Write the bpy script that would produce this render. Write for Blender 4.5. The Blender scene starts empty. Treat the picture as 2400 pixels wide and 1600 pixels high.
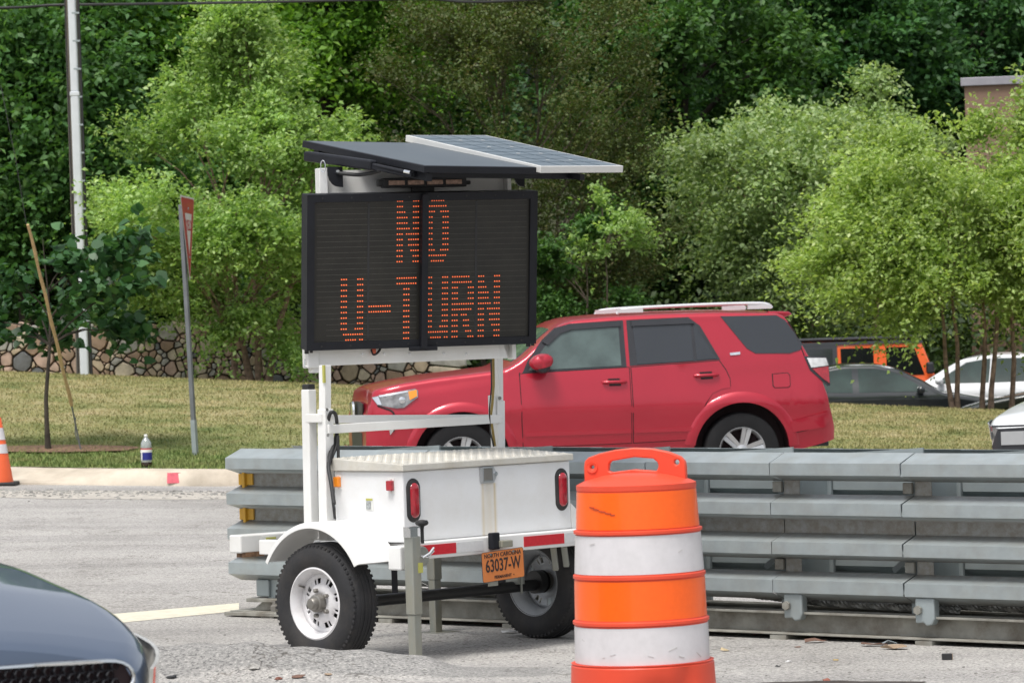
import bpy, bmesh, math, random
import numpy as np
from mathutils import Vector, Matrix, noise
from mathutils.geometry import delaunay_2d_cdt
R=math.radians
sc=bpy.context.scene
random.seed(7)
# ---------------------------------------------------------------- camera
FPX=9200.0; EYE=1.67; ROLL=0.030; YH=762.0      # focal length in source pixels, eye height, roll, horizon row
cam=bpy.data.objects.new('camera',bpy.data.cameras.new('camera')); sc.collection.objects.link(cam)
cam.data.sensor_width=36; cam.data.lens=FPX/2400*36; cam.data.clip_start=.5; cam.data.clip_end=2000
pitch=(YH-800)/FPX
cr,sr=math.cos(ROLL),math.sin(ROLL)
right=Vector((cr,0,-sr)) ; up=Vector((sr,0,cr)); fwd=Vector((0,1,0))
# horizon rises to the right in the picture -> rotate basis about the view axis
right,up=Vector((cr,0,-sr)),Vector((sr,0,cr))
Mr=Matrix.Rotation(pitch,3,right)
f2=(fwd+up*(-0.0)).copy(); f2=Vector((0,1,0)); f2=(f2+up*pitch).normalized(); u2=right.cross(f2).normalized()
M4=Matrix(((right.x,u2.x,-f2.x,0),(right.y,u2.y,-f2.y,0),(right.z,u2.z,-f2.z,EYE),(0,0,0,1)))
cam.matrix_world=M4
cam.data.dof.use_dof=True; cam.data.dof.focus_distance=20.3; cam.data.dof.aperture_fstop=13.0
sc.camera=cam
# ---------------------------------------------------------------- sky, sun, exposure
SUN_EL,SUN_AZ=R(66),R(208)
w=bpy.data.worlds.new('World'); sc.world=w; w.use_nodes=True
nt=w.node_tree; nt.nodes.clear()
sky=nt.nodes.new('ShaderNodeTexSky'); sky.sky_type='NISHITA'; sky.sun_disc=False
sky.sun_elevation=SUN_EL; sky.sun_rotation=SUN_AZ; sky.air_density=1.0; sky.dust_density=3.0; sky.ozone_density=1.0
hs=nt.nodes.new('ShaderNodeHueSaturation'); hs.inputs['Saturation'].default_value=0.30; hs.inputs['Value'].default_value=1.0
bg=nt.nodes.new('ShaderNodeBackground'); bg.inputs[1].default_value=0.13
wo=nt.nodes.new('ShaderNodeOutputWorld')
nt.links.new(sky.outputs[0],hs.inputs['Color']); nt.links.new(hs.outputs[0],bg.inputs[0]); nt.links.new(bg.outputs[0],wo.inputs[0])
sl=bpy.data.lights.new('sun','SUN'); sl.energy=2.1; sl.angle=R(20); sl.color=(1,.965,.91)
so=bpy.data.objects.new('sun',sl); sc.collection.objects.link(so)
sd=Vector((math.sin(SUN_AZ)*math.cos(SUN_EL),math.cos(SUN_AZ)*math.cos(SUN_EL),math.sin(SUN_EL)))
so.rotation_euler=sd.to_track_quat('Z','Y').to_euler(); so.location=(0,0,30)
sc.view_settings.view_transform='Standard'; sc.view_settings.look='None'; sc.view_settings.gamma=1
sc.view_settings.exposure=0.55
sc.view_settings.use_curve_mapping=False
sc.cycles.max_bounces=8; sc.cycles.transparent_max_bounces=8
# ---------------------------------------------------------------- measuring helpers (places measured on the ground, in metres)
def ray(px,py):
    u=px-1200; v=YH-py
    return (u*cr+v*sr)/FPX, (-u*sr+v*cr)/FPX
def at(px,py,Y):
    a,b=ray(px,py); return Vector((a*Y,Y,EYE+b*Y))
def sm(t):
    t=np.clip(t,0,1); return t*t*(3-2*t)
YCX=[-300,-40,-5.4,-3.1,-.5,8,300]; YCY=[52,44,41.2,40.7,42.6,43.6,70]
BX=[-30,-3,-1.3,-1.03,-.70,-.455,-.29,.1,30]; BA=[.14,.14,.16,.13,.104,.072,.02,0,0]
def gz(X,Y):
    X=np.asarray(X,float); Y=np.asarray(Y,float)
    Xc=np.clip(X,-25,25)
    z=-(.010+.02*sm((Y-25)/12))*Xc
    z=z+.15*sm((17.6-Y)/2.6)
    yr=19.02+.03*np.sin(X*7)
    sig=np.where(Y>yr,.20,.33)
    z=z+np.interp(X,BX,BA)*np.exp(-((Y-yr)/sig)**2)*(1+.05*np.sin(X*23))
    yc=np.interp(X,YCX,YCY)
    t=(Y-yc)/(53-yc)
    zc=.77-.068*np.clip(X,-12,8)
    z0=z+.16
    zb=z0+(zc-z0)*sm(np.clip(t,0,1)*.93)/sm(.93)
    z=np.where(Y>yc+.02,np.where(t>0,zb,z),z)
    low=sm((X+3.0)/2.2)
    tgt=(zc-.12)*(1-low)+(-.56)*low
    z=np.where(Y>53,z+(tgt-zc)*sm((Y-53)/4.0),z)
    z=z+np.where(Y>74,.30*np.maximum(Y-74,0)**1.0*sm((Y-74)/8)*np.where(Y>140,140/np.maximum(Y,1)*1.0,1.0),0)
    return z
def G(X,Y): return float(gz(X,Y))
def gr(px,py,y0=15,y1=58):
    a,b=ray(px,py); Y=y0; st=.02
    while Y<y1:
        if EYE+b*Y<=G(a*Y,Y): break
        Y+=st
    return Vector((a*Y,Y,G(a*Y,Y)))
# ---------------------------------------------------------------- object helpers
COL=sc.collection
MATW={}
def tag(o,label=None,cat=None,group=None,kind=None):
    if label:o['label']=label
    if cat:o['category']=cat
    if group:o['group']=group
    if kind:o['kind']=kind
    return o
def thing(name,label,cat,loc=(0,0,0),rz=0,group=None):
    o=bpy.data.objects.new(name,None); COL.objects.link(o); o.empty_display_size=.2
    o.location=loc; o.rotation_euler=(0,0,rz)
    MATW[o.name]=Matrix.Translation(Vector(loc))@Matrix.Rotation(rz,4,'Z')
    return tag(o,label,cat,group)
def mw(o):
    if o is None: return Matrix.Identity(4)
    if o.name in MATW: return MATW[o.name]
    return mw(o.parent) if o.parent else Matrix.Identity(4)
def link(name,me,parent=None,kind=None,label=None):
    o=bpy.data.objects.new(name,me); COL.objects.link(o)
    if parent: o.parent=parent
    if kind:o['kind']=kind
    if label:o['label']=label
    return o
def setsmooth(me,angle=40):
    me.shade_smooth()
    if angle<179:
        me.set_sharp_from_angle(angle=R(angle))
class MB:
    """collects shapes and links them as one mesh; coordinates are the parent's local ones unless world=True"""
    def __init__(s): s.v=[]; s.f=[]; s.M=Matrix.Identity(4)
    def add(s,vs,fs):
        n=len(s.v); M=s.M
        s.v+= [M@Vector(p) for p in vs]; s.f+=[tuple(i+n for i in f) for f in fs]; return s
    def box(s,c,d,rot=None):
        hx,hy,hz=d[0]/2,d[1]/2,d[2]/2
        m=Matrix.Translation(Vector(c))
        if rot is not None: m=m@(rot.to_4x4() if len(rot)==3 else rot)
        vs=[m@Vector((x,y,z)) for x in(-hx,hx) for y in(-hy,hy) for z in(-hz,hz)]
        return s.add(vs,[(0,1,3,2),(4,6,7,5),(0,4,5,1),(2,3,7,6),(0,2,6,4),(1,5,7,3)])
    def beam(s,a,b,w,h=None,upv=(0,0,1)):
        a=Vector(a);b=Vector(b);h=h or w; d=(b-a); L=d.length; d.normalize()
        x=d.cross(Vector(upv)); 
        if x.length<1e-4: x=Vector((1,0,0))
        x.normalize(); z=x.cross(d)
        vs=[]
        for p in(a,b):
            for sx,sz in((-1,-1),(1,-1),(1,1),(-1,1)): vs.append(p+x*sx*w/2+z*sz*h/2)
        return s.add(vs,[(3,2,1,0),(4,5,6,7),(0,1,5,4),(1,2,6,5),(2,3,7,6),(3,0,4,7)])
    def tube(s,pts,r,n=8,cap=True):
        pts=[Vector(p) for p in pts]; rs=r if hasattr(r,'__len__') else [r]*len(pts)
        vs=[];fs=[]; prev=None
        for i,p in enumerate(pts):
            d=(pts[min(i+1,len(pts)-1)]-pts[max(i-1,0)]).normalized()
            if prev is None:
                x=d.orthogonal().normalized()
            else:
                x=(prev-d*prev.dot(d)); x=x.normalized() if x.length>1e-6 else d.orthogonal().normalized()
            prev=x; y=d.cross(x)
            for k in range(n):
                a=2*math.pi*k/n; vs.append(p+(x*math.cos(a)+y*math.sin(a))*rs[i])
        for i in range(len(pts)-1):
            for k in range(n):
                a=i*n+k;b=i*n+(k+1)%n; fs.append((a,b,b+n,a+n))
        if cap: fs.append(tuple(range(n-1,-1,-1))); fs.append(tuple(range((len(pts)-1)*n,len(pts)*n)))
        return s.add(vs,fs)
    def lathe(s,prof,c=(0,0,0),axis='Z',n=24,closed=False,rot=None):
        """prof: list of (radius, height)"""
        vs=[];fs=[]
        for r,h in prof:
            for k in range(n):
                a=2*math.pi*k/n
                p=(r*math.cos(a),r*math.sin(a),h)
                if axis=='X': p=(h,r*math.cos(a),r*math.sin(a))
                if axis=='Y': p=(r*math.sin(a),h,r*math.cos(a))
                p=Vector(p)
                if rot is not None: p=rot@p
                vs.append(p+Vector(c))
        m=len(prof)
        for i in range(m if closed else m-1):
            for k in range(n):
                a=i*n+k;b=i*n+(k+1)%n;j=((i+1)%m)*n
                fs.append((a,b,j+(k+1)%n,j+k))
        if not closed:
            if prof[0][0]>1e-4: fs.append(tuple(range(n-1,-1,-1)))
            if prof[-1][0]>1e-4: fs.append(tuple(range((m-1)*n,m*n)))
        return s.add(vs,fs)
    def prism(s,poly,a,b):
        """poly: 3D points of one face; extrude by vector b-a offset"""
        off=Vector(b)-Vector(a); n=len(poly)
        vs=[Vector(p) for p in poly]+[Vector(p)+off for p in poly]
        fs=[tuple(range(n)),tuple(range(2*n-1,n-1,-1))]+[(i,i+n,(i+1)%n+n,(i+1)%n) for i in range(n)]
        return s.add(vs,fs)
    def build(s,name,m,parent=None,world=False,smooth=0,bevel=0,kind=None,label=None,seg=2,recalc=True):
        vs=s.v
        if world and parent is not None:
            W=mw(parent).inverted(); vs=[W@p for p in vs]
        me=bpy.data.meshes.new(name); me.from_pydata([tuple(p) for p in vs],[],s.f)
        if recalc:
            bm=bmesh.new(); bm.from_mesh(me); bmesh.ops.remove_doubles(bm,verts=bm.verts,dist=1e-6)
            bmesh.ops.recalc_face_normals(bm,faces=bm.faces); bm.to_mesh(me); bm.free()
        me.materials.append(m)
        if smooth: setsmooth(me,smooth)
        o=link(name,me,parent,kind,label)
        if bevel:
            b=o.modifiers.new('bevel','BEVEL'); b.width=bevel; b.segments=seg; b.limit_method='ANGLE'; b.angle_limit=R(40); b.harden_normals=False
        return o
def npmesh(name,V,F,m,parent=None,kind=None,smooth=False,label=None):
    me=bpy.data.meshes.new(name); V=np.asarray(V,np.float32); F=np.asarray(F,np.int32); k=F.shape[1]
    me.vertices.add(len(V)); me.vertices.foreach_set('co',V.ravel())
    me.loops.add(F.size); me.loops.foreach_set('vertex_index',F.ravel())
    me.polygons.add(len(F)); me.polygons.foreach_set('loop_start',np.arange(len(F),dtype=np.int32)*k)
    me.polygons.foreach_set('loop_total',np.full(len(F),k,np.int32))
    me.update(calc_edges=True); me.materials.append(m)
    if smooth: me.shade_smooth()
    return link(name,me,parent,kind,label)
# ---------------------------------------------------------------- materials
def newmat(name):
    m=bpy.data.materials.new(name); m.use_nodes=True; nt=m.node_tree; b=nt.nodes['Principled BSDF']; return m,nt,b
def N(nt,t,**k):
    n=nt.nodes.new(t)
    for a,v in k.items():
        if a in n.inputs.keys(): n.inputs[a].default_value=v
        else: setattr(n,a,v)
    return n
def ramp(nt,stops,interp='LINEAR'):
    r=nt.nodes.new('ShaderNodeValToRGB'); r.color_ramp.interpolation=interp
    e=r.color_ramp.elements
    while len(e)<len(stops): e.new(.5)
    for i,(p,c) in enumerate(stops): e[i].position=p; e[i].color=(c[0],c[1],c[2],1)
    return r
def scol(c,k): return tuple(min(1,x*k) for x in c)
def mat(name,c,rough=.5,metal=0,var=.12,vs=6,bump=0,bs=60,coat=0,dirt=0,dc=(.16,.12,.08),ds=4,spec=.5,emit=None,stretch=None):
    m,nt,b=newmat(name)
    tc=N(nt,'ShaderNodeTexCoord'); src=tc.outputs['Object']
    if stretch:
        mp=N(nt,'ShaderNodeMapping'); mp.inputs['Scale'].default_value=stretch; nt.links.new(src,mp.inputs[0]); src=mp.outputs[0]
    nz=N(nt,'ShaderNodeTexNoise'); nz.inputs['Scale'].default_value=vs; nz.inputs['Detail'].default_value=6; nt.links.new(src,nz.inputs['Vector'])
    rp=ramp(nt,[(.3,scol(c,1-var)),(.7,scol(c,1+var))]); nt.links.new(nz.outputs['Fac'],rp.inputs[0])
    out=rp.outputs[0]
    if dirt:
        n2=N(nt,'ShaderNodeTexNoise'); n2.inputs['Scale'].default_value=ds; n2.inputs['Detail'].default_value=8; n2.inputs['Roughness'].default_value=.7; nt.links.new(src,n2.inputs['Vector'])
        r2=ramp(nt,[(.45,(0,0,0)),(.75,(dirt,)*3)]); nt.links.new(n2.outputs['Fac'],r2.inputs[0])
        mx=N(nt,'ShaderNodeMix',data_type='RGBA'); nt.links.new(r2.outputs[0],mx.inputs[0]); nt.links.new(out,mx.inputs[6]); mx.inputs[7].default_value=(*dc,1); out=mx.outputs[2]
    nt.links.new(out,b.inputs['Base Color'])
    b.inputs['Roughness'].default_value=rough; b.inputs['Metallic'].default_value=metal; b.inputs['Specular IOR Level'].default_value=spec
    b.inputs['Coat Weight'].default_value=coat; b.inputs['Coat Roughness'].default_value=.04
    if bump:
        n3=N(nt,'ShaderNodeTexNoise'); n3.inputs['Scale'].default_value=bs; n3.inputs['Detail'].default_value=4; nt.links.new(src,n3.inputs['Vector'])
        bp=N(nt,'ShaderNodeBump'); bp.inputs['Strength'].default_value=bump; bp.inputs['Distance'].default_value=.01; nt.links.new(n3.outputs['Fac'],bp.inputs['Height']); nt.links.new(bp.outputs[0],b.inputs['Normal'])
    if emit: b.inputs['Emission Color'].default_value=(*emit[0],1); b.inputs['Emission Strength'].default_value=emit[1]
    return m
def leafmat(name,c1,c2,c3=None,trans=.35,rough=.5):
    m,nt,b=newmat(name)
    geo=N(nt,'ShaderNodeNewGeometry')
    st=[(0,c1),(.75,c2)]+([(1,c3)] if c3 else [])
    rp=ramp(nt,st); nt.links.new(geo.outputs['Random Per Island'],rp.inputs[0])
    tc=N(nt,'ShaderNodeTexCoord'); nz=N(nt,'ShaderNodeTexNoise'); nz.inputs['Scale'].default_value=.9; nz.inputs['Detail'].default_value=3
    nt.links.new(tc.outputs['Object'],nz.inputs['Vector'])
    mr=N(nt,'ShaderNodeMapRange'); mr.inputs[1].default_value=.3; mr.inputs[2].default_value=.7; mr.inputs[3].default_value=.75; mr.inputs[4].default_value=1.25; nt.links.new(nz.outputs['Fac'],mr.inputs[0])
    mu=N(nt,'ShaderNodeMix',data_type='RGBA',blend_type='MULTIPLY'); mu.inputs[0].default_value=1; nt.links.new(rp.outputs[0],mu.inputs[6]); nt.links.new(mr.outputs[0],mu.inputs[7])
    nt.links.new(mu.outputs[2],b.inputs['Base Color']); b.inputs['Roughness'].default_value=rough; b.inputs['Specular IOR Level'].default_value=.35
    tr=N(nt,'ShaderNodeBsdfTranslucent'); 
    mu2=N(nt,'ShaderNodeMix',data_type='RGBA',blend_type='MULTIPLY'); mu2.inputs[0].default_value=1; nt.links.new(mu.outputs[2],mu2.inputs[6]); mu2.inputs[7].default_value=(1.3,1.35,.6,1)
    nt.links.new(mu2.outputs[2],tr.inputs['Color'])
    ms=N(nt,'ShaderNodeMixShader'); ms.inputs[0].default_value=trans; out=nt.nodes['Material Output']
    nt.links.new(b.outputs[0],ms.inputs[1]); nt.links.new(tr.outputs[0],ms.inputs[2]); nt.links.new(ms.outputs[0],out.inputs[0])
    return m
def M_asphalt():
    m,nt,b=newmat('asphalt')
    tc=N(nt,'ShaderNodeTexCoord'); P=tc.outputs['Object']
    def nz(s,d=4,r=.6,stretch=None):
        n=N(nt,'ShaderNodeTexNoise'); n.inputs['Scale'].default_value=s; n.inputs['Detail'].default_value=d; n.inputs['Roughness'].default_value=r
        src=P
        if stretch: mp=N(nt,'ShaderNodeMapping'); mp.inputs['Scale'].default_value=stretch; nt.links.new(P,mp.inputs[0]); src=mp.outputs[0]
        nt.links.new(src,n.inputs['Vector']); return n.outputs['Fac']
    def mult(a,bv):
        x=N(nt,'ShaderNodeMix',data_type='RGBA',blend_type='MULTIPLY'); x.inputs[0].default_value=1; nt.links.new(a,x.inputs[6]); nt.links.new(bv,x.inputs[7]); return x.outputs[2]
    base=ramp(nt,[(.28,(.30,.29,.275)),(.5,(.385,.375,.36)),(.72,(.43,.42,.405))]); nt.links.new(nz(.55,6,.6,(1,.35,1)),base.inputs[0])
    strk=ramp(nt,[(.35,(.86,.86,.87)),(.6,(1.04,1.04,1.04))]); nt.links.new(nz(.9,3,.5,(.06,1.2,1)),strk.inputs[0])
    c=mult(base.outputs[0],strk.outputs[0])
    sp=ramp(nt,[(.36,(.45,.45,.46)),(.47,(.98,.98,.98)),(.60,(1.0,1.0,1.0)),(.72,(1.75,1.72,1.68))]); nt.links.new(nz(55,3,.7),sp.inputs[0])
    c=mult(c,sp.outputs[0])
    vo=N(nt,'ShaderNodeTexVoronoi'); vo.inputs['Scale'].default_value=90; nt.links.new(P,vo.inputs['Vector'])
    vr=ramp(nt,[(0,(.7,.7,.7)),(1,(1.3,1.28,1.25))]); nt.links.new(vo.outputs['Color'],vr.inputs[0]); c=mult(c,vr.outputs[0])
    # long cracks
    n2=nz(1.1,5,.6); sub=N(nt,'ShaderNodeMath',operation='SUBTRACT'); nt.links.new(n2,sub.inputs[0]); sub.inputs[1].default_value=.5
    ab=N(nt,'ShaderNodeMath',operation='ABSOLUTE'); nt.links.new(sub.outputs[0],ab.inputs[0])
    ck=ramp(nt,[(0,(.42,.40,.38)),(.005,(1,1,1))]); nt.links.new(ab.outputs[0],ck.inputs[0]); c=mult(c,ck.outputs[0])
    # newer, darker patch of tarmac laid along the hump
    sx=N(nt,'ShaderNodeSeparateXYZ'); nt.links.new(P,sx.inputs[0])
    wv=N(nt,'ShaderNodeMath',operation='MULTIPLY_ADD'); nt.links.new(nz(1.7,3),wv.inputs[0]); wv.inputs[1].default_value=.35; nt.links.new(sx.outputs['Y'],wv.inputs[2])
    pr=ramp(nt,[(0,(1,1,1)),(.04,(.70,.71,.72)),(.28,(.70,.71,.72)),(.34,(1,1,1))]); 
    mr=N(nt,'ShaderNodeMapRange'); mr.inputs[1].default_value=18.82; mr.inputs[2].default_value=20.4; nt.links.new(wv.outputs[0],mr.inputs[0]); nt.links.new(mr.outputs[0],pr.inputs[0])
    xm=N(nt,'ShaderNodeMapRange'); xm.inputs[1].default_value=.1; xm.inputs[2].default_value=.35; xm.inputs[3].default_value=1; xm.inputs[4].default_value=0; nt.links.new(sx.outputs['X'],xm.inputs[0])
    pm=N(nt,'ShaderNodeMix',data_type='RGBA',blend_type='MULTIPLY'); nt.links.new(xm.outputs[0],pm.inputs[0]); nt.links.new(c,pm.inputs[6]); nt.links.new(pr.outputs[0],pm.inputs[7]); c=pm.outputs[2]
    nt.links.new(c,b.inputs['Base Color']); b.inputs['Roughness'].default_value=.85; b.inputs['Specular IOR Level'].default_value=.25
    bp=N(nt,'ShaderNodeBump'); bp.inputs['Strength'].default_value=.55; bp.inputs['Distance'].default_value=.012; nt.links.new(nz(70,4,.7),bp.inputs['Height']); nt.links.new(bp.outputs[0],b.inputs['Normal'])
    return m
KD=lambda x: np.where(np.asarray(x)<-3.5,.62-.30*sm((np.asarray(x)+5.4)/1.6),.32)
def M_grass(name='bank_grass'):
    m,nt,b=newmat(name)
    tc=N(nt,'ShaderNodeTexCoord'); P=tc.outputs['Object']
    n=N(nt,'ShaderNodeTexNoise'); n.inputs['Scale'].default_value=1.1; n.inputs['Detail'].default_value=7; n.inputs['Roughness'].default_value=.65
    mp=N(nt,'ShaderNodeMapping'); mp.inputs['Scale'].default_value=(1.1,1.3,1); nt.links.new(P,mp.inputs[0]); nt.links.new(mp.outputs[0],n.inputs['Vector'])
    r=ramp(nt,[(.30,(.12,.155,.055)),(.45,(.225,.225,.095)),(.60,(.325,.29,.15)),(.76,(.40,.335,.21))]); nt.links.new(n.outputs['Fac'],r.inputs[0])
    # greener beside the kerb
    sx=N(nt,'ShaderNodeSeparateXYZ'); nt.links.new(P,sx.inputs[0])
    mr=N(nt,'ShaderNodeMapRange'); mr.inputs[1].default_value=43.0; mr.inputs[2].default_value=47.5; mr.inputs[3].default_value=.75; mr.inputs[4].default_value=0; nt.links.new(sx.outputs['Y'],mr.inputs[0])
    n4=N(nt,'ShaderNodeTexNoise'); n4.inputs['Scale'].default_value=2.5; nt.links.new(P,n4.inputs['Vector'])
    mm=N(nt,'ShaderNodeMath',operation='MULTIPLY'); mm.use_clamp=True; nt.links.new(mr.outputs[0],mm.inputs[0]); m2=N(nt,'ShaderNodeMath',operation='MULTIPLY'); nt.links.new(n4.outputs['Fac'],m2.inputs[0]); m2.inputs[1].default_value=1.9; nt.links.new(m2.outputs[0],mm.inputs[1])
    mx=N(nt,'ShaderNodeMix',data_type='RGBA'); nt.links.new(mm.outputs[0],mx.inputs[0]); nt.links.new(r.outputs[0],mx.inputs[6]); mx.inputs[7].default_value=(.12,.185,.055,1)
    geo=N(nt,'ShaderNodeNewGeometry'); rr=ramp(nt,[(0,(.6,.65,.6)),(1,(1.45,1.35,1.3))]); nt.links.new(geo.outputs['Random Per Island'],rr.inputs[0])
    mu=N(nt,'ShaderNodeMix',data_type='RGBA',blend_type='MULTIPLY'); mu.inputs[0].default_value=1 if name!='bank_grass' else 0.0
    nt.links.new(mx.outputs[2],mu.inputs[6]); nt.links.new(rr.outputs[0],mu.inputs[7])
    nt.links.new(mu.outputs[2],b.inputs['Base Color']); b.inputs['Roughness'].default_value=.9; b.inputs['Specular IOR Level'].default_value=.15
    if name=='bank_grass':
        n3=N(nt,'ShaderNodeTexNoise'); n3.inputs['Scale'].default_value=28; n3.inputs['Detail'].default_value=5; nt.links.new(P,n3.inputs['Vector'])
        bp=N(nt,'ShaderNodeBump'); bp.inputs['Strength'].default_value=.7; bp.inputs['Distance'].default_value=.06; nt.links.new(n3.outputs['Fac'],bp.inputs['Height']); nt.links.new(bp.outputs[0],b.inputs['Normal'])
    return m
white=mat('white_paint',(.77,.77,.755),.32,var=.03,vs=3,dirt=.22,dc=(.45,.40,.28),ds=2.5,coat=.15)
white_tread=mat('tread_plate',(.62,.60,.545),.4,metal=.15,var=.1,vs=5,dirt=.5,dc=(.42,.36,.24),ds=7)
galv=mat('galvanised_steel',(.33,.375,.385),.48,metal=.35,var=.10,vs=5,dirt=.32,dc=(.24,.22,.18),ds=3,bump=.05,bs=40)
galv_dirty=mat('dirty_steel',(.27,.265,.235),.7,metal=.1,var=.25,vs=8,dirt=.85,dc=(.11,.085,.06),ds=6,bump=.1)
galv_plain=mat('steel_tube',(.30,.31,.28),.42,metal=.4,var=.12,vs=7,dirt=.6,dc=(.35,.27,.13),ds=4,stretch=(1,1,.25))
blackm=mat('black_enamel',(.009,.010,.014),.5,var=.2,vs=10,spec=.3)
blackpl=mat('black_plastic',(.02,.02,.021),.6,var=.2,vs=20)
rubber=mat('tyre_rubber',(.019,.019,.021),.78,var=.2,vs=12,dirt=.28,dc=(.12,.10,.08),ds=5,bump=.15,bs=90)
axlem=mat('axle_black',(.012,.012,.012),.45,var=.2)
chrome=mat('chrome',(.72,.74,.76),.16,metal=1,var=.04)
alum=mat('alloy',(.52,.53,.54),.32,metal=.7,var=.05)
hubm=mat('hub_steel',(.25,.24,.22),.45,metal=.6,dirt=.5,dc=(.10,.08,.06))
redlens=mat('red_lens',(.36,.010,.022),.12,var=.25,vs=30,coat=.8)
amberlens=mat('amber_lens',(.85,.26,.015),.2,var=.1,coat=.5)
redtape=mat('red_tape',(.55,.018,.03),.3,var=.08,vs=60,coat=.3)
whtape=mat('white_tape',(.62,.62,.62),.3,var=.05,vs=60,coat=.3)
asphalt=M_asphalt()
concrete=mat('kerb_concrete',(.52,.46,.375),.9,var=.18,vs=2.5,bump=.3,bs=60,dirt=.55,dc=(.24,.19,.13),ds=1.4)
grassm=M_grass(); blades=M_grass('grass_blades')
brown_soil=mat('mulch',(.17,.10,.06),.95,var=.5,vs=25,bump=.6,bs=40)
# ================================================================ GROUND
def sheet(name,xs,ys,m,zf,kind='structure',smooth=True):
    X,Y=np.meshgrid(xs,ys); Z=zf(X,Y); V=np.stack([X,Y,Z],-1).reshape(-1,3)
    nx=len(xs); i,j=np.meshgrid(np.arange(nx-1),np.arange(len(ys)-1)); a=(j*nx+i).ravel()
    return npmesh(name,V,np.stack([a,a+1,a+nx+1,a+nx],-1),m,kind=kind,smooth=smooth)
def axis(*seg):
    out=[]
    for a,b,st in seg: out+=list(np.arange(a,b-1e-6,st))
    return np.array(out+[seg[-1][1]])
xs=axis((-400,-30,20),(-30,-4,1),(-4,3,.06),(3,12,.5),(12,30,2),(30,400,20))
u=np.concatenate([np.linspace(-300,0,16)[:-1],axis((0,16,1),(16,18.2,.15),(18.2,19.9,.035),(19.9,24,.4),(24,39.5,1.2))])
def road_patch():
    # rows of constant Y up to 39.5, then rows that follow the kerb line
    X,Y=np.meshgrid(xs,u); yc=np.interp(xs,YCX,YCY)
    ex=np.array([.3,.6,.85,1.0]); Ye=39.5+(yc[None,:]-39.5)*ex[:,None]; Xe=np.repeat(xs[None,:],4,0)
    X=np.vstack([X,Xe]); Y=np.vstack([Y,Ye]); Z=gz(X,Y-0.0)
    Z[-1]=gz(xs,yc-.01)
    V=np.stack([X,Y,Z],-1).reshape(-1,3); nx=len(xs); i,j=np.meshgrid(np.arange(nx-1),np.arange(X.shape[0]-1)); a=(j*nx+i).ravel()
    return npmesh('road',V,np.stack([a,a+1,a+nx+1,a+nx],-1),asphalt,kind='structure',smooth=True)
road_patch()
# kerb: battered face and top, built in cast lengths
yc_=lambda x: float(np.interp(x,YCX,YCY))
def kerb_prof(x):
    z=G(x,yc_(x)-.01); y=yc_(x)
    ramp=float(sm((x+5.4)/1.6)) if x<-3.5 else 1.0   # low, dropped kerb with a long apron on the left
    d=.62-.30*ramp
    return [(x,y-.02,z-.05),(x,y-.005,z+.02),(x,y+.05+.25*(1-ramp),z+.05+.08*ramp),(x,y+.10+.30*(1-ramp),z+.075+.085*ramp),(x,y+.10+d,z+.165),(x,y+.14+d,z+.02)]
kx=axis((-60,-9,3),(-9,8,.5),(8,60,4)); kv=[];kf=[]
for x in kx: kv+=kerb_prof(x)
for i in range(len(kx)-1):
    for k in range(5): a=i*6+k; kf.append((a,a+1,a+7,a+6))
k_=MB().add(kv,kf).build('kerb',concrete,kind='structure',smooth=50)
pinkm=mat('pink_survey_paint',(.55,.10,.13),.8,var=.3,vs=15)
x0=gr(408,1128).x
MB().add([(x0-.07,yc_(x0)-.012,G(x0,yc_(x0)-.01)+.03),(x0+.07,yc_(x0)-.012,G(x0,yc_(x0)-.01)+.03),(x0+.07,yc_(x0)+.045,G(x0,yc_(x0)-.01)+.137),(x0-.07,yc_(x0)+.045,G(x0,yc_(x0)-.01)+.137)],[(0,1,2,3)]).build('paint_mark',pinkm,k_)
# grass bank
xb=axis((-60,-9,3),(-9,9,.3),(9,60,3)); 
def bank():
    tt=np.linspace(0,1,50); yc=np.interp(xb,YCX,YCY)+.06+KD(xb)
    Y=yc[None,:]+(57.5-yc[None,:])*tt[:,None]; X=np.repeat(xb[None,:],50,0); Z=gz(X,Y)
    V=np.stack([X,Y,Z],-1).reshape(-1,3); nx=len(xb); i,j=np.meshgrid(np.arange(nx-1),np.arange(49)); a=(j*nx+i).ravel()
    return npmesh('grass_bank',V,np.stack([a,a+1,a+nx+1,a+nx],-1),grassm,kind='structure',smooth=True)
bank()
rng=np.random.default_rng(3)
def blades_mesh():
    n=150000; X=rng.uniform(-7.6,7.8,n); yc=np.interp(X,YCX,YCY)+.09+KD(X); Y=yc+(54.0-yc)*rng.random(n)**1.15
    Z=gz(X,Y)-.005; h=rng.uniform(.015,.045,n)*np.where(Y<yc+2.5,1.35,.85); a=rng.uniform(0,6.28,n); w_=rng.uniform(.006,.013,n)
    lx=rng.normal(0,.35,n)*h; ly=rng.normal(0,.35,n)*h
    p=np.stack([X,Y,Z],-1); d=np.stack([np.cos(a)*w_,np.sin(a)*w_*.4,0*a],-1); t=p+np.stack([lx,ly,h],-1)
    V=np.stack([p-d,p+d,t],1).reshape(-1,3); F=np.arange(3*n).reshape(-1,3)
    o=npmesh('grass',V,F,blades,kind='stuff'); o['label']='short half-dry grass blades growing on the roadside bank'; o['category']='grass'
blades_mesh()
forest_floor=mat('forest_floor',(.035,.04,.018),.95,var=.5,vs=1.2,bump=.4,bs=8)
lotm=mat('car_park_asphalt',(.12,.12,.115),.9,var=.2,vs=2)
sheet('hillside',axis((-400,-40,30),(-40,40,1.5),(40,400,30)),axis((57.5,110,1.5),(110,200,8),(200,1500,130)),forest_floor,lambda X,Y:gz(X,Y))
sheet('car_park',axis((-.6,40,1.5)),axis((57.6,74,1)),lotm,lambda X,Y:gz(X,Y)+.012)
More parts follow.
